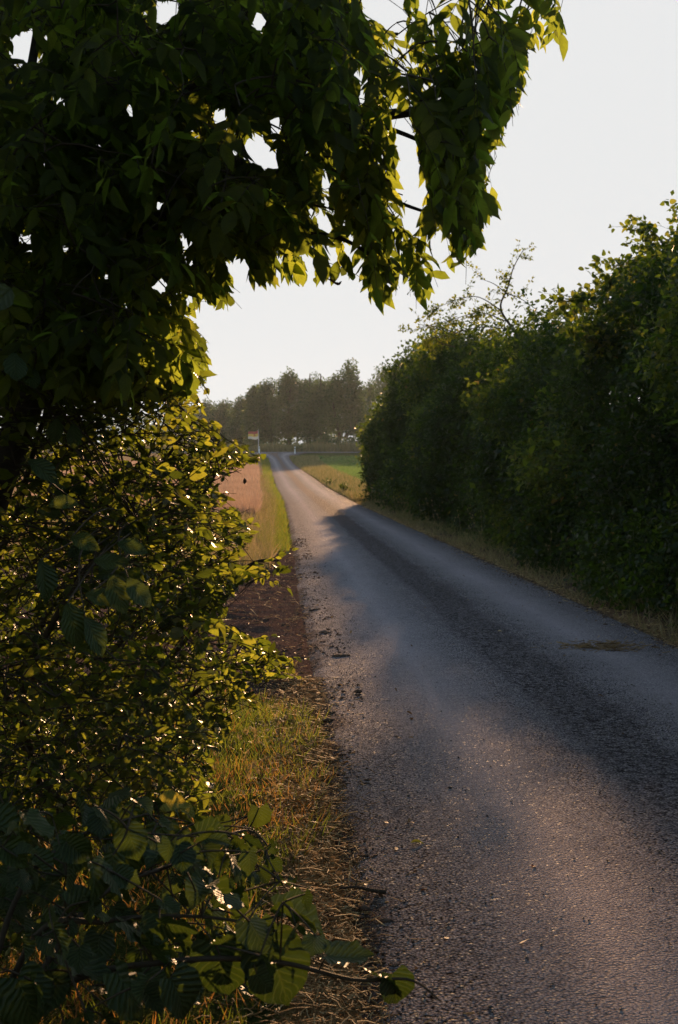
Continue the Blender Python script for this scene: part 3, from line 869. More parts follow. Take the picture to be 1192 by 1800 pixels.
# ------------------------------------------------------------------ left: overhanging ash tree
CANOPY = [(-40, -60), (640, -40), (655, 20), (700, 70), (720, 20), (690, -20), (690, -60), (1000, -60), (985, 20), (1000, 95), (975, 90), (945, 70), (925, 90), (915, 170), (890, 195),
          (882, 250), (862, 255), (852, 300), (855, 330), (893, 352), (875, 375), (848, 385), (842, 425), (825, 460), (795, 470), (790, 495), (765, 490), (748, 540),
          (725, 515), (702, 480), (685, 550), (660, 540), (640, 500), (600, 490), (560, 495), (520, 495), (440, 490), (405, 500), (405, 540), (380, 545), (365, 520), (335, 560),
          (365, 610), (370, 655), (345, 680), (300, 700), (-40, 700)]
HOLES = [[(698, 205), (716, 200), (732, 260), (738, 330), (742, 372), (722, 380), (712, 330), (700, 280)],
         [(428, 248), (452, 240), (488, 268), (488, 300), (440, 290)], [(705, 370), (722, 385), (735, 420), (712, 400)], [(20, 65), (62, 50), (66, 115), (30, 110)],
         [(285, 0), (318, 10), (300, 40), (268, 38)], [(760, 420), (780, 415), (785, 440), (765, 455)], [(20, 420), (60, 410), (64, 440), (30, 445)],
         [(400, 460), (440, 455), (432, 490), (405, 490)], [(640, 0), (690, 0), (690, 45), (655, 40)]]


_r = np.random.default_rng(77)
SPOTS = np.stack([_r.uniform(0, 720, 120), 560 * _r.random(120) ** .8, 9 + 13 * _r.random(120) ** 3.0], -1)
SPOTS[:, 2] *= .55
SPOTS[:, 2] *= np.interp(SPOTS[:, 0], [0, 150, 420, 900], [.55, .8, 1.1, 1.1])


def clear_of_holes(u, v):
    r = np.ones(np.shape(u), bool)
    for h in HOLES:
        r &= ~inpoly(u, v, h)
    for a, b_, c in SPOTS:
        r &= (u - a) ** 2 + ((v - b_) * .8) ** 2 > c * c
    return r


def in_canopy(u, v, soft=0):
    r = inpoly(u, v, CANOPY)
    for h in HOLES:
        r &= ~inpoly(u, v, h)
    return r


base = np.array([-1.25, 4.7, float(ground_z(-1.25, 4.7))])
ash = thing('ash_tree', 'dark leafy ash tree leaning over the lane from the left', 'tree', base)
skel = [([base, at(-60, 1050, 4.8), at(30, 760, 4.75), at(105, 590, 4.7), at(150, 470, 4.6), at(195, 402, 4.6), at(330, 385, 4.7), at(480, 318, 4.8), at(548, 280, 4.85), at(645, 212, 4.8), at(770, 185, 4.7), at(850, 120, 4.6), at(905, 40, 4.6)], .062, .006),
        ([at(148, 475, 4.6), at(162, 420, 4.6), at(168, 330, 4.7), at(250, 205, 4.9), at(400, 125, 5.1), at(560, 60, 5.2), at(700, 60, 5.2)], .024, .006),
        ([at(30, 760, 4.75), at(20, 520, 5), at(25, 300, 5.4), at(60, 90, 5.8), at(90, -120, 6.2)], .04, .012),
        ([at(60, 690, 4.72), at(170, 640, 5.0), at(240, 590, 5.4), at(330, 600, 5.8)], .02, .006),
        ([at(330, 385, 4.7), at(470, 400, 4.4), at(600, 420, 4.3), at(680, 470, 4.3)], .012, .004),
        ([at(548, 280, 4.85), at(640, 330, 4.7), at(740, 370, 4.6), at(820, 390, 4.6)], .010, .003),
        ([at(645, 212, 4.8), at(760, 260, 4.7), at(800, 330, 4.6), at(810, 430, 4.6)], .009, .003),
        ([at(20, 520, 5), at(150, 380, 5.8), at(300, 260, 6.3), at(430, 200, 6.6)], .02, .006),
        ([at(150, 470, 4.6), at(175, 452, 4.58), at(200, 440, 4.56)], .011, .007)]
tb, bb2 = Bag(), Bag(); nodes = []
for i, (pl, r0, r1) in enumerate(skel):
    Pp = smooth(pl, 60); (tb if i == 0 else bb2).tube(Pp, np.linspace(r0, r1, 60), 8); nodes.append(Pp)
nodes = np.concatenate(nodes)
back = smooth([base, base + [-.6, -.3, 1.6], (-2.6, 2.6, 3.2), (-2.2, 0, 4.2), (-1.0, -2.6, 4.6), (.2, -4.4, 4.4)], 60)  # unseen limb added to carry the light-blocking crown
bb2.tube(back, np.linspace(.05, .012, 60), 7)
twb, alb = Bag(), Bag()
acc = {'O': [], 'D': [], 'N': [], 'L': [], 'W': [], 'T': []}


def ash_shoot(base_p, d, length, droop, ncomp, tint, mask=True, scale=1.0):
    sp = spath(base_p, d, length, 7, droop, .1)
    kept = 0; lastk = 1
    for c in range(ncomp):
        f = .15 + .85 * (c + .6 * rng.random()) / ncomp; q = sp[min(int(f * 6), 6)]
        dd = nrm(sp[-1] - sp[0]); side = nrm(np.cross(dd, [0, 0, 1]) + 1e-3) * (1 if c % 2 else -1)
        rd = nrm(dd * .55 + side * .7 + np.array([0, 0, -.25]) + rng.normal(size=3) * .3)
        npair = rng.integers(3, 5); RL = rng.uniform(.13, .21) * scale
        rp = spath(q, rd, RL * 1.25, npair + 3, rng.uniform(.6, 1.5) * droop + .4, .03)
        nv = nrm(np.array([rng.normal() * .5, rng.normal() * .5 - .35, .8]))
        u, v, z = proj(rp)
        if mask and not (in_canopy(u[len(rp) // 2:len(rp) // 2 + 1], v[len(rp) // 2:len(rp) // 2 + 1])[0] and clear_of_holes(u, v).all()):
            continue
        O, D, N, L = [], [], [], []
        for j in range(npair):
            p = rp[2 + j]; ax = nrm(rp[3 + j if 3 + j < len(rp) else -1] - rp[1 + j] + 1e-6)
            for s in (1, -1):
                sd = nrm(np.cross(ax, nv)) * s
                O.append(p); D.append(nrm(sd * .8 + ax * .55 + np.array([0, 0, -.22]) + rng.normal(size=3) * .14)); N.append(nv + rng.normal(size=3) * .25); L.append(rng.uniform(.052, .082) * scale)
        O.append(rp[-1]); D.append(nrm(rp[-1] - rp[-2]) + [0, 0, -.1]); N.append(nv); L.append(rng.uniform(.06, .09) * scale)
        O = np.array(O); D = np.array(D)
        if mask:
            m = np.ones(len(O), bool)
            for q_, hl in ((.1, True), (.55, False), (1.0, True)):
                uu, vv, zz = proj(O + D * (np.array(L) * q_)[:, None]); m &= clear_of_holes(uu, vv)
                if not hl: m &= in_canopy(uu, vv)
        else:
            m = np.ones(len(O), bool)
            uu, vv, zz = proj(np.concatenate([O, O + D * np.array(L)[:, None]]))
            if ((zz > .05) & (uu > -40) & (uu < 1240) & (vv > -80) & (vv < 1850)).any():
                continue
        if m.mean() < .45:
            continue
        kept += 1; lastk = max(lastk, min(int(f * 6), 6))
        twb.tube(rp, np.linspace(.0014, .0007, len(rp)) * scale, 3)
        acc['O'].append(O[m]); acc['D'].append(D[m]); acc['N'].append(np.array(N)[m]); acc['L'].append(np.array(L)[m])
        acc['T'].append(np.clip(tint + rng.normal(0, .12, m.sum()), 0, 1))
    if kept:
        e = min(7, lastk + 1); u, v, z = proj(sp[:e])
        if not mask or clear_of_holes(u, v).all(): twb.tube(sp[:max(e, 2)], np.linspace(.0035, .0012, max(e, 2)) * scale, 4)
        return sp
    return None


def rand_in(fn, n, box):
    U, V = [], []
    while len(U) < n:
        u = rng.uniform(box[0], box[2], 4 * n); v = rng.uniform(box[1], box[3], 4 * n); m = fn(u, v)
        U += u[m].tolist(); V += v[m].tolist()
    return np.array(U[:n]), np.array(V[:n])


N_ASH = 3000
grow = Grow(nodes)
uu, vv = rand_in(in_canopy, N_ASH, (-40, -60, 1000, 700))
cand = []
for u, v in zip(uu, vv):
    deep = 1 - sstep(520, 700, u)
    if rng.random() < .0 + .56 * sstep(430, 680, u):
        continue
    Zs = rng.uniform(3.7, 5.2 + 3.0 * deep)
    P = at(u, v, Zs)
    hang = sstep(350, 800, u)
    P = P + np.array([-.06, 0, .05 + .1 * hang])
    if vnoise(P[None] * 3.4, 95)[0] < .12 + .38 * sstep(440, 640, u):
        continue
    cand.append((grow.near(P)[1], u, hang, P))
for _, u, hang, P in sorted(cand, key=lambda c: c[0]):
    d = np.array([.35 + .3 * rng.normal(), rng.normal() * .5, .15 - .75 * hang + rng.normal() * .35])
    a_, L_ = grow.near(P); um, vm, _ = proj((P + a_)[None] / 2)
    uq, vq, _z = proj(a_ + (P - a_) * np.linspace(.1, 1, 7)[:, None])
    if L_ > .8 or not in_canopy(um, vm)[0] or not clear_of_holes(uq, vq).all():
        continue
    d = nrm(d) * .8 + nrm(P - a_) * .5
    sp_ = ash_shoot(P, d, rng.uniform(.14, .34), .5 + .8 * hang, 3 if u > 600 else 4, rng.uniform(.2, .75))
    if sp_ is not None:
        link(twb, grow, P, .002); grow.add(sp_[:5])
# unseen crown sprays added above, behind and left to block sky light
for k in range(800):
    P = np.array([rng.uniform(-4.5, .5), rng.uniform(2.5, 8.5), rng.uniform(2.0, 5.5)]) if k < 380 else np.array([rng.uniform(-4.5, .9), rng.uniform(-6, -.9), rng.uniform(1.0, 6.0)])
    u, v, z = proj(P[None])
    if z[0] > .5 and -30 < u[0] < 1220 and -60 < v[0] < 1850:
        continue
    if ash_shoot(P, (rng.normal(), rng.normal(), .2), .6, .5, 5, .4, False, 2.3) is not None:
        q_ = nodes[np.linalg.norm(nodes - P, axis=1).argmin()]; uq, vq, zq = proj(q_ + (P - q_) * np.linspace(0, 1, 12)[:, None])
        if k >= 380: link(twb, back, P, .006)
        elif not ((uq > 0) & (uq < 1192) & (vq > -30)).any(): link(twb, nodes, P, .005)
for (u, v, Zs, du, dv, t_) in ((410, 470, 4.1, -.35, -.95, .85), (352, 575, 4.6, .3, -.75, .9), (330, 620, 4.8, .8, -.2, .95), (560, 440, 4.2, -.2, -.95, .8), (500, 430, 4.2, -.5, -.8, .9),
                               (700, 430, 4.3, -.25, -.95, .6), (735, 440, 4.3, .15, -.95, .6), (860, 20, 4.5, .9, -.5, .75), (900, 20, 4.5, .95, -.35, .75), (870, 200, 4.5, .2, -.9, .8),
                               (840, 320, 4.5, .7, -.4, .7), (640, 440, 4.2, .2, -.95, .6), (800, 380, 4.4, .4, -.9, .6)):
    ash_shoot(at(u, v, Zs), RGT * du + np.array([0, 0, dv]), .16, 1.0, 3, t_)
A_ = {k: np.concatenate(v) for k, v in acc.items() if v}
scatter(alb, ASHL, A_['O'], A_['D'], A_['N'], A_['L'], A_['L'] * rng.uniform(.8, 1.05, len(A_['L'])), A_['T'])
print('ash leaflets', len(A_['L']))
tb.build('trunk', M['bark'], ash, True); bb2.build('branches', M['bark'], ash, True)
twb.build('twigs', M['twig'], ash); alb.build('foliage', M['ash'], ash, True)
# withered red spray and the hanging seed bunch
db = Bag()
P = at(128, 600, 4.15)
O, D = [], []
for k in range(9):
    q = P + np.array([rng.normal() * .012, rng.normal() * .015, -.012 * k + .02]); O.append(q); D.append((rng.normal() * .35, rng.normal() * .3, -1))
db.inst(ELM[1], O, D, rdir(9), np.full(9, .05), np.full(9, .03), rng.random(9))
db.tube(spath(P + [0, 0, .03], (0, 0, -1), .13, 6, 0, .05), .0015, 4)
tag(db.build('withered_leaves', M['dead'], ash, True), 'withered rust red leaves')
db = Bag(); P = at(573, 488, 4.2)
db.tube(spath(P, (.3, 0, -1), .07, 8, 0, .25), np.array([.001, .002, .004, .003, .005, .003, .004, .001]), 5)
db.build('seed_bunch', M['dead'], ash, True)

# ------------------------------------------------------------------ left: small-leaved shrub
BUSH = [(-60, 560), (200, 540), (330, 575), (345, 640), (345, 690), (362, 730), (412, 772), (455, 798), (465, 808), (415, 822), (395, 850), (405, 885), (450, 935), (440, 958), (415, 985), (430, 1000),
        (500, 985), (535, 980), (520, 1000), (420, 1030), (395, 1060), (400, 1100), (455, 1125), (500, 1150), (535, 1190), (500, 1192), (450, 1215), (455, 1250), (415, 1235), (400, 1290), (370, 1330), (385, 1400), (350, 1440), (-60, 1500)]
in_bush = lambda u, v: inpoly(u, v, BUSH)
bbase = np.array([-.95, 5.9, float(ground_z(-.95, 5.9))])
bush = thing('shrub', 'small leaved sunlit shrub spreading towards the lane on the left', 'shrub', bbase)
stb, slb = Bag(), Bag(); nodes = []
stems = [[bbase, at(60, 1150, 5.6), at(150, 1000, 5.4), at(260, 850, 5.3), at(340, 740, 5.3)], [bbase, at(120, 1250, 5.9), at(250, 1080, 5.7), at(340, 900, 5.6), at(400, 800, 5.6)],
         [bbase, at(200, 1280, 6.0), at(330, 1120, 5.8), at(430, 1000, 5.6), at(490, 985, 5.6)], [bbase, at(220, 1330, 6.0), at(340, 1220, 5.8), at(430, 1170, 5.6), at(500, 1180, 5.5)],
         [bbase, at(-20, 1100, 5.4), at(30, 900, 5), at(90, 700, 4.8), at(150, 600, 4.8)], [bbase, at(200, 1350, 6.2), at(300, 1300, 6.2), at(370, 1280, 6.1)],
         [bbase, at(40, 1250, 5.0), at(90, 1100, 4.5), at(200, 950, 4.4), at(300, 900, 4.4)]]
for pl in stems:
    P = smooth(pl, 40); stb.tube(P, np.linspace(.018, .004, 40), 6); nodes.append(P)
nodes = np.concatenate(nodes)
SO = {'O': [], 'D': [], 'N': [], 'L': [], 'T': []}


def small_shoot(P, d, length, nl, size, tint, mask=True, droop=.35):
    sp = spath(P, d, length, 8, droop, .09)
    t = np.linspace(.08, 1, nl) + rng.normal(0, .02, nl); t = np.clip(t, 0, 1); ii = np.clip((t * 7).astype(int), 0, 6)
    O = sp[ii] + (sp[ii + 1] - sp[ii]) * (t * 7 - ii)[:, None]
    ax = nrm(sp[ii + 1] - sp[ii]); sd = nrm(np.cross(ax, [0, 0, 1.0]) + 1e-4) * np.where(np.arange(nl) % 2, 1, -1)[:, None]
    D = nrm(ax * .5 + sd * .7 + rng.normal(size=(nl, 3)) * .35 + [0, 0, -.15]); N = nrm(np.array([.1, rng.uniform(-.6, .5), .6]) + rng.normal(size=(nl, 3)) * .55)
    L = size * rng.uniform(.65, 1.2, nl)
    if mask:
        u, v, z = proj(O + D * (L * .5)[:, None]); m = in_bush(u, v) & (O[:, 2] > gz(O[:, 1]) + .06)
    else:
        m = np.ones(nl, bool)
    if not m.any():
        return False
    last = min(int(t[m].max() * 7) + 2, 8)
    if last > 2: stb.tube(sp[:last], np.linspace(.0024, .0009, last), 4)
    SO['O'].append(O[m]); SO['D'].append(D[m]); SO['N'].append(N[m]); SO['L'].append(L[m]); SO['T'].append(np.clip(tint + rng.normal(0, .12, m.sum()), 0, .95))
    return True


grow = Grow(nodes)
uu, vv = rand_in(in_bush, 2200, (-60, 540, 540, 1500))
cand = []
for u, v in zip(uu, vv):
    Zs = rng.uniform(3.9, 6.9) if u < 330 else rng.uniform(4.8, 6.4)
    P = at(u, v, Zs)
    if P[2] < gz(P[1]) + .1:
        continue
    if vnoise(P[None] * 2.6, 97)[0] < .3:
        continue
    cand.append((grow.near(P)[1], P))
for _, P in sorted(cand, key=lambda c: c[0]):
    d = np.array([.75, rng.normal() * .6 - .2, .3 + rng.normal() * .45]); q_ = P - d * .12
    a_, L_ = grow.near(q_); um, vm, _z = proj((q_ + a_)[None] / 2)
    if L_ < .7 and in_bush(um, vm)[0] and small_shoot(q_, d, rng.uniform(.16, .4), rng.integers(8, 13), rng.choice([.026, .034, .042, .055]) * rng.uniform(.85, 1.15), rng.uniform(.05, .95)):
        link(stb, grow, q_, .0022); grow.add([q_, q_ + nrm(d) * .08, q_ + nrm(d) * .15])
for k in range(1100):                                  # mostly unseen shrub mass added left of the view and behind to cut light
    P = np.array([rng.uniform(-3.2, -.9), rng.uniform(-4, 9), 0]); P[2] = gz(P[1]) + rng.uniform(.1, 2.6)
    u, v, z = proj(P[None])
    if u[0] > 60:
        continue
    small_shoot(P, (.4, rng.normal(), .4), .5, 10, .085, .4, False)
for a_, b_ in (((400, 1005, 5.55), (533, 983, 5.5)), ((385, 1010, 5.6), (500, 1000, 5.5)), ((380, 800, 5.4), (462, 806, 5.4)), ((350, 745, 5.4), (440, 795, 5.4)), ((370, 1130, 5.6), (534, 1190, 5.5)), ((350, 900, 5.5), (450, 940, 5.4)),
               ((330, 1130, 5.6), (485, 1150, 5.5)), ((300, 640, 5.2), (365, 690, 5.2)), ((330, 840, 5.3), (420, 780, 5.3)), ((340, 1180, 5.7), (455, 1245, 5.6))):
    A0, B0 = at(*a_), at(*b_)
    small_shoot(A0, B0 - A0, np.linalg.norm(B0 - A0), 16, .036, .75, False, 0.0)
A_ = {k: np.concatenate(v) for k, v in SO.items()}
scatter(slb, SMLL, A_['O'], A_['D'], A_['N'], A_['L'], A_['L'] * rng.uniform(.68, .98, len(A_['L'])), A_['T'])
print('small leaves', len(A_['L']))
# long serrated leaves on one arching branch in the middle of the shrub
eb = Bag()
for (u, v, Zs, L, du, dv, tn) in ((85, 890, 3.6, .075, 1, .25, .9), (125, 945, 3.5, .075, .9, -.25, .85), (165, 985, 3.5, .085, .95, -.1, .8), (195, 1010, 3.4, .1, .3, -1, .85), (150, 1045, 3.4, .085, .95, -.2, .8), (225, 1015, 3.4, .09, .55, -.8, .75),
                              (118, 1060, 3.3, .11, .3, -.95, .7), (150, 1085, 3.3, .1, .5, -.9, .55), (70, 985, 3.4, .1, .3, -.9, .3), (205, 955, 3.5, .08, .95, -.2, .6), (100, 735, 3.8, .07, -.2, -1, .6), (128, 745, 3.8, .07, .1, -1, .5),
                              (105, 640, 3.8, .06, .2, -1, .7), (20, 555, 3.9, .07, .6, -.7, .2), (25, 620, 3.6, .1, .2, -1, .3), (50, 640, 3.7, .08, .3, -1, .3), (50, 810, 3.6, .09, .7, -.4, .3)):
    D = RGT * du + np.array([0, 0, dv]) + FWD * rng.normal() * .25
    eb.inst(ELM[rng.integers(0, 3)], [at(u, v, Zs)], [D], [nrm(np.array([.3, -.75, .6]) + rng.normal(size=3) * .25)], [L], [L * .92], [tn])
    link(stb, nodes, at(u, v, Zs), .0022)
stb.build('stems', M['twig'], bush); slb.build('foliage', M['small'], bush, True)
tag(eb.build('large_leaves', M['lime'], bush, True), 'larger toothed leaves on an arching branch')

# ------------------------------------------------------------------ left: big-leaved lime sapling at the bottom
LIMEP = [(-60, 1370), (110, 1400), (210, 1395), (300, 1395), (350, 1430), (445, 1410), (475, 1470), (510, 1520), (550, 1570), (565, 1620), (560, 1690), (540, 1760), (470, 1740), (420, 1790), (300, 1800), (-60, 1870)]
in_lime = lambda u, v: inpoly(u, v, LIMEP)
lbase = np.array([-.75, 3.3, float(ground_z(-.75, 3.3))])
lime = thing('lime_sapling', 'big leaved lime sapling in the lower left corner by the grass', 'shrub', lbase)
lsb, llb, yb = Bag(), Bag(), Bag(); nodes = []
for pl in ([lbase, at(60, 1650, 3.3), at(180, 1620, 3.3), at(300, 1610, 3.25), at(420, 1620, 3.2), at(560, 1660, 3.15)], [lbase, at(20, 1600, 3.4), at(120, 1480, 3.5), at(260, 1430, 3.7)],
           [lbase, at(100, 1740, 3.2), at(300, 1690, 3.1), at(480, 1690, 3.1), at(620, 1722, 3.1), at(720, 1722, 3.1), at(775, 1760, 3.1)], [lbase, at(150, 1600, 3.6), at(300, 1520, 4.0), at(430, 1460, 4.2), at(480, 1500, 4.2)]):
    P = smooth(pl, 40); lsb.tube(P, np.linspace(.010, .002, 40), 6); nodes.append(P)
nodes = np.concatenate(nodes)
grow = Grow(nodes)
uu, vv = rand_in(in_lime, 330, (-60, 1370, 600, 1870))
for u, v in zip(uu, vv):
    Zs = rng.uniform(2.9, 4.6)
    P = at(u, v, Zs)
    if P[2] < gz(P[1]) + .12:
        continue
    L = rng.uniform(.04, .09) * (1 if u < 420 or v > 1600 else .6)
    D = nrm(np.array([.45, -.35, -.55]) + rng.normal(size=3) * .45); N = nrm(np.array([.1, rng.choice([-.5, .3, .4]), .9]) + rng.normal(size=3) * .3)
    uc, vc, _ = proj((P + D * L * .55)[None])
    if not in_lime(uc, vc)[0]:
        continue
    llb.inst(LIME[rng.integers(0, 5)], [P], [D], [N], [L], [L * .95], [np.clip(rng.normal(.4, .22), 0, .9)])
    link(lsb, grow, P, .0018); grow.add([P])
HERO = ((470, 1660, 3.1, .15, .4, -.95, -.1, (.1, -.8, .5), .15, 0), (655, 1712, 3.1, .085, .7, -.35, .2, (.0, .2, 1), .2, 0), (690, 1712, 3.1, .08, .25, -.95, 0, (.2, -.9, .3), .1, 1), (575, 1680, 3.1, .10, .85, -.25, .1, (0, -.2, 1), .35, 4),
        (285, 1455, 3.7, .105, -.05, -1, 0, (.3, -.85, .4), .85, 0), (215, 1420, 3.7, .085, .3, -1, .1, (.3, -.9, .3), .75, 1), (130, 1480, 3.5, .1, -.2, -.9, .1, (.2, -.9, .4), .75, 0), (225, 1480, 3.5, .1, -.1, -1, 0, (.7, -.6, .4), .6, 3),
        (55, 1510, 3.4, .07, .75, -.55, 0, (-.3, -.2, 1), .6, 3), (375, 1570, 3.3, .11, .75, -.55, .2, (-.1, .2, 1), .35, 3), (490, 1610, 3.1, .11, .9, -.1, 0, (0, -.1, 1), .3, 3), (215, 1620, 3.2, .10, .8, -.45, .1, (-.2, .0, 1), .4, 2),
        (110, 1680, 3.1, .12, .75, -.65, 0, (.1, -.1, 1), .35, 4), (205, 1710, 3.0, .12, .6, -.8, 0, (.3, -.3, 1), .35, 2), (250, 1660, 3.1, .10, .7, -.5, .1, (.2, .1, 1), .4, 3), (380, 1660, 3.1, .13, .2, -.95, 0, (-.1, -.9, .5), .12, 0),
        (300, 1640, 3.2, .08, .6, -.6, .1, (-.2, 0, 1), .45, 3), (430, 1480, 4.1, .075, -.1, -1, 0, (.1, -.9, .4), .6, 0), (455, 1420, 4.2, .07, .0, -1, 0, (.2, -.9, .3), .75, 1), (30, 1720, 3.0, .12, .4, -.9, 0, (.3, -.8, .5), .2, 0),
        (300, 1720, 3.0, .10, .5, -.85, .0, (0, -.5, .9), .2, 1), (330, 1500, 3.8, .08, .3, -.95, 0, (.2, -.9, .3), .65, 0))
for (u, v, Zs, L, du, dv, dz, N, tn, k) in HERO:
    llb.inst(LIME[k], [at(u, v, Zs)], [RGT * du + np.array([0, 0, dv]) + FWD * dz], [N], [L], [L * .98], [tn])
    link(lsb, nodes, at(u, v, Zs), .002)
yb.inst(LIME[1], [at(288, 1412, 3.8), at(318, 1422, 3.8)], [RGT * .9 + [0, 0, .15], RGT * .8 + [0, 0, -.3]], [(.2, -.8, .6), (.1, -.4, 1)], [.06, .05], [.055, .04], [1, 1])
lsb.build('stems', M['twig'], lime); llb.build('foliage', M['lime'], lime, True)
tag(yb.build('yellow_leaf', M['lime'], lime, True), 'bright yellow leaf')

# small dead leaf hanging on a thread in front of the field
P = at(430, 846, 5.3)
hl = thing('hanging_leaf', 'tiny dark dead leaf dangling in the air before the reddish field', 'leaf', P)
q = Bag(); q.inst(ELM[1], [P + np.array([0, 0, .012])], [(.05, .1, -1)], [(.3, -1, .1)], [.024], [.02], [.1]); q.build('leaf_blade', M['soil'], hl)
q = Bag(); q.tube([P + np.array([0, 0, .012]), at(432, 800, 5.35), at(428, 775, 5.4)], .00025, 3); q.build('thread', M['straw'], hl)

# ------------------------------------------------------------------ far end: trees, bank, posts, flag
def far_tree(u, vtop, width_px, Zd, label, name='tree', lobes=30, n=8400, trunk=None, low=.10, leaf=.44, cat='tree', group='trees in the row beyond the far road', vshape=1.0):
    B = at(u, 792, Zd); B[2] = gz(B[1]); topz = at(u, vtop, Zd)[2]; H = topz - B[2]; Wd = width_px * 1.35 * Zd / 2500 / 2
    T = thing(name, label, cat, B, group)
    tb, cb = Bag(), Bag()
    pl = trunk or [B, B + [rng.normal() * .2, 0, H * .3], B + [rng.normal() * .5, 0, H * .6], B + [rng.normal() * .4, 0, H * .92]]
    tb.tube(smooth(pl, 24), np.linspace(.028 * H, .006 * H, 24), 7)
    for k in range(9):
        f = rng.uniform(.12, .7); a = rng.uniform(0, 6.28); q = B + np.array([0, 0, H * f])
        tb.tube(spath(q, (math.cos(a) * .45, math.sin(a) * .6, 1), H * rng.uniform(.15, .26), 7, -.2, .1), np.linspace(.008 * H, .003 * H, 7), 5)
    per = n // lobes
    for k in range(lobes):
        f = low + (1 - low) * rng.random() ** .8
        prof = (math.sin(math.pi * min(f * .72 + .22, 1)) ** .6) * vshape
        a = rng.uniform(0, 6.28); r = Wd * prof * rng.uniform(.15, .85)
        rad = np.array([1, 1, 1.5]) * Wd * rng.uniform(.36, .58) * (1.1 - .35 * f)
        c = B + np.array([math.cos(a) * r, math.sin(a) * r, 0]); c[2] = B[2] + H * f - rad[2] * .85 * f
        d = rdir(per); rr = rng.random(per) ** .4
        O = c + d * rad * rr[:, None] * (.8 + .4 * vnoise(d * 2.2 + k, 71))[:, None]
        O = O[(O[:, 2] > B[2] + .2) & (O[:, 2] < topz + .3)]
        m = len(O)
        scatter(cb, HDG, O, rdir(m) + [0, 0, -.4], rdir(m) + [0, 0, .4], leaf * rng.uniform(.6, 1.3, m), leaf * rng.uniform(.6, 1.1, m), np.clip(rng.normal(.3 + .4 * rng.random(), .2, m), 0, 1))
    tb.build('trunk', M['bark'], T, True); cb.build('crown', M['far'], T)


for (u, vt, wd, Zd, lab) in ((322, 706, 56, 300, 'low leftmost tree of the far row, mostly behind the sunlit shrub'), (358, 700, 52, 300, 'low tree in the far row just right of the sunlit shrub edge'),
                             (392, 702, 52, 295, 'low round tree in the far row left of the flag'), (424, 696, 48, 285, 'low tree in the far row directly behind the flag'),
                             (449, 676, 44, 262, 'tree where the far row starts stepping up, right above the flagpole'), (476, 662, 46, 255, 'slim tree above the middle of the road end in the far row'),
                             (508, 647, 56, 248, 'tall bushy tree above the right-hand white post in the far row'), (542, 645, 56, 252, 'tall dark tree in the middle of the high part of the far row'),
                             (566, 646, 62, 240, 'broad olive tree overlapping the forked tree from the left'), (682, 640, 70, 262, 'tall tree farthest right in the row, cut off by the hedge')):
    far_tree(u, vt, wd, Zd, lab)
Bx = at(592, 796, 232); Bx[2] = gz(Bx[1])
far_tree(610, 632, 70, 232, 'tallest tree of the far row with a forked leaning trunk', low=.24, n=8200, lobes=28,
         trunk=[Bx, at(597, 765, 232), at(608, 740, 232), at(622, 700, 232), at(630, 660, 232)], vshape=1.0)
fk = Bag(); fk.tube(smooth([at(597, 765, 232), at(590, 735, 232), at(585, 705, 232), at(588, 665, 232)], 20), np.linspace(.3, .08, 20), 7)
fk.tube(smooth([at(606, 768, 232), at(618, 755, 232), at(630, 735, 232)], 14), np.linspace(.22, .06, 14), 7)
ft = [o for o in COL.objects if o.get('label', '').startswith('tallest tree')][0]
fk.build('limb', M['bark'], ft, True)
far_tree(650, 668, 58, 285, 'smaller pale tree between the forked tree and the hedge', n=4600, lobes=20)
for (u, vt, wd, Zd, lab) in ((575, 762, 40, 226, 'rounded bush at the foot of the forked tree, on its left'), (606, 772, 36, 224, 'low bush hugging the base of the forked tree on its right'),
                             (530, 785, 40, 221, 'low dark bush beside the right-hand white post')):
    far_tree(u, vt, wd, Zd, lab, 'bush', 9, 1300, None, .25, .26, 'bush', 'bushes at the foot of the far trees')
for (u, vt, wd, Zd, lab) in ((607, 843, 16, 75, 'leafy weed on the right verge nearest the hedge end'), (580, 832, 12, 88, 'smaller weed on the right verge farther from the hedge')):
    B = at(u, 856 if Zd < 80 else 842, Zd); B[2] = gz(B[1])
    w = thing('weed', lab, 'plant', B, 'weeds on the right verge'); cb = Bag(); sbb = Bag()
    for k in range(12):
        sp = spath(B, (rng.normal() * .6, rng.normal() * .6, 1), rng.uniform(.3, .62), 6, .3, .1); sbb.tube(sp, .006, 3)
        for q in sp[1:]:
            scatter(cb, HDG, np.repeat(q[None], 5, 0), rdir(5), rdir(5) + [0, 0, 1], np.full(5, .11), np.full(5, .08), rng.random(5) * .8)
    sbb.build('stem', M['twig'], w); cb.build('foliage', M['hedge'], w)
# far wood closing the horizon
b = Bag(); n = 30000
x = rng.uniform(-170, 220, n); y = rng.uniform(372, 392, n); hh = 5.5 + 5 * n2(x, y, .06, 81) + 2.5 * n2(x, y, .25, 82)
scatter(b, HDG, np.stack([x, y, gz(y) + hh * rng.random(n) ** .7], -1), rdir(n), rdir(n), rng.uniform(.5, 1.1, n), rng.uniform(.4, .9, n), rng.random(n))
tag(b.build('far_wood', M['far']), kind='stuff')


def post(P, label):
    T = thing('marker_post', label, 'post', P, 'white marker posts at the road junction')
    q = Bag(); w0, w1 = .075, .06
    V = []
    for z, w, s in ((0, .07, 0), (.82, .066, 0), (.92, .062, 0), (1.0, .058, .06)):
        V += [(-w, -.05, z - s * 0), (w, -.05, z), (w, .05, z + s), (-w, .05, z + s)]
    F = [[i * 4 + j, i * 4 + (j + 1) % 4, i * 4 + 4 + (j + 1) % 4, i * 4 + 4 + j] for i in range(3) for j in range(4)] + [[12, 13, 14, 15]]
    q.raw(np.array(V) + P, F); q.build('post_body', M['white'], T)
    q = Bag(); q.box(P + np.array([0, -.001, .80]), (.0705, .054, .055)); q.build('band', M['black'], T)


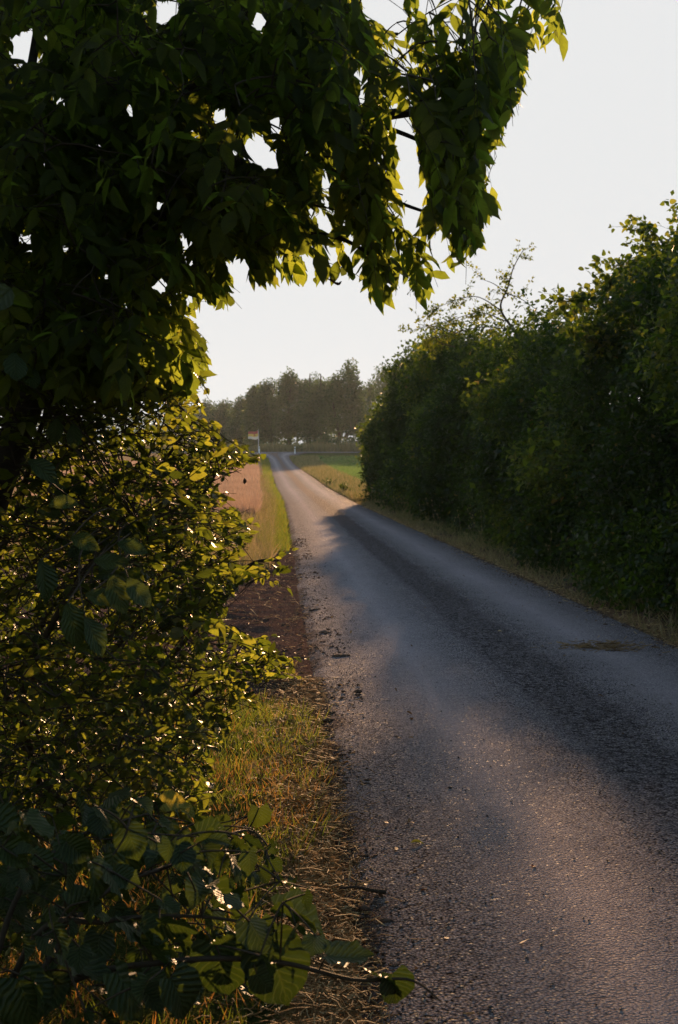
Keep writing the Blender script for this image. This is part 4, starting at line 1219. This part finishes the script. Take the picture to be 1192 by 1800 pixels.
P1 = at(456, 792, 211.5); P1[2] = gz(P1[1]); P2 = at(518.5, 796, 210); P2[2] = gz(P2[1])
post(P1, 'white marker post under the flag, left of the road end'); post(P2, 'white marker post at the right corner of the road end')
# flagpole with its flag
PF = at(454.5, 790, 213.8); PF[2] = gz(PF[1])
fl = thing('flagpole', 'thin pale flagpole with a waving striped flag beyond the left post', 'flagpole', PF)
q = Bag(); q.tube([PF, PF + [0, 0, 1.9], PF + [-.04, 0, 3.45]], [.045, .04, .03], 8); q.build('pole', M['steel'], fl, True)
q = Bag(); q.raw(ico * .055 + PF + [-.04, 0, 3.49], ftri, None, 3); q.build('finial', M['steel'], fl)
nu, nv = 17, 10
FU, FV = np.meshgrid(np.linspace(0, 1, nu), np.linspace(0, 1, nv), indexing='ij')
fx = -.06 - 1.5 * FU; fyv = .14 * np.sin(FU * 7 + FV * 1.5) * FU ** .6; fzv = 3.38 - 1.28 * FV - .42 * FU + .18 * FU * FU - .06 * np.sin(FU * 6) + .22 * FU * FV
FP = np.stack([fx, fyv, fzv], -1)
idx = np.arange(nu * nv).reshape(nu, nv)


def stripe(j0, j1, name, col, off=0.0, i0=0, i1=nu - 1):
    qb = Bag(); f = np.stack([idx[i0:i1, j0:j1], idx[i0 + 1:i1 + 1, j0:j1], idx[i0 + 1:i1 + 1, j0 + 1:j1 + 1], idx[i0:i1, j0 + 1:j1 + 1]], -1).reshape(-1, 4)
    qb.raw((FP + [0, off, 0]).reshape(-1, 3), f)
    nt = NT('flag_' + name); p = nt.pbsdf(col, .8, .1); tr = nt.n('ShaderNodeBsdfTranslucent'); tr.inputs[0].default_value = (*col, 1)
    mx = nt.n('ShaderNodeMixShader'); mx.inputs[0].default_value = .5; nt.l(p, mx.inputs[1]); nt.l(tr.outputs[0], mx.inputs[2])
    return qb.build(name, nt.done(mx.outputs[0]), flag, True)


flag = bpy.data.objects.new('flag', None); COL.objects.link(flag); flag.parent = fl; flag.empty_display_size = .2
stripe(0, 3, 'red_stripe', (.32, .09, .08)); stripe(3, 6, 'yellow_stripe', (.55, .40, .10)); stripe(6, 9, 'white_stripe', (.55, .52, .46))
emb = Bag()
for (i, j) in ((5, 3), (5, 4), (6, 3), (6, 4), (6, 5), (4, 4)):
    c = (FP[i, j] + FP[i + 1, j + 1]) / 2
    emb.raw(np.array([FP[i, j], FP[i + 1, j], FP[i + 1, j + 1], FP[i, j + 1]]) * .999 + [0, -.012, 0], [[0, 1, 2, 3]])
    emb.raw(np.array([FP[i, j], FP[i + 1, j], FP[i + 1, j + 1], FP[i, j + 1]]) * .999 + [0, .012, 0], [[0, 1, 2, 3]])
emb.build('emblem', simple_mat('flag_emblem', (.32, .14, .06)), flag)

# ------------------------------------------------------------------ evening haze
b = Bag(); b.box((0, 200, 9.6), (250, 230, 12.4))
hz = b.build('haze', [])
tag(hz, kind='stuff')
m = bpy.data.materials.new('haze'); m.use_nodes = True; m.node_tree.nodes.clear()
o_ = m.node_tree.nodes.new('ShaderNodeOutputMaterial'); pv = m.node_tree.nodes.new('ShaderNodeVolumePrincipled')
pv.inputs['Color'].default_value = (.74, .88, 1, 1); pv.inputs['Density'].default_value = .00011; pv.inputs['Anisotropy'].default_value = .4
m.node_tree.links.new(pv.outputs[0], o_.inputs['Volume']); hz.data.materials.clear(); hz.data.materials.append(m)
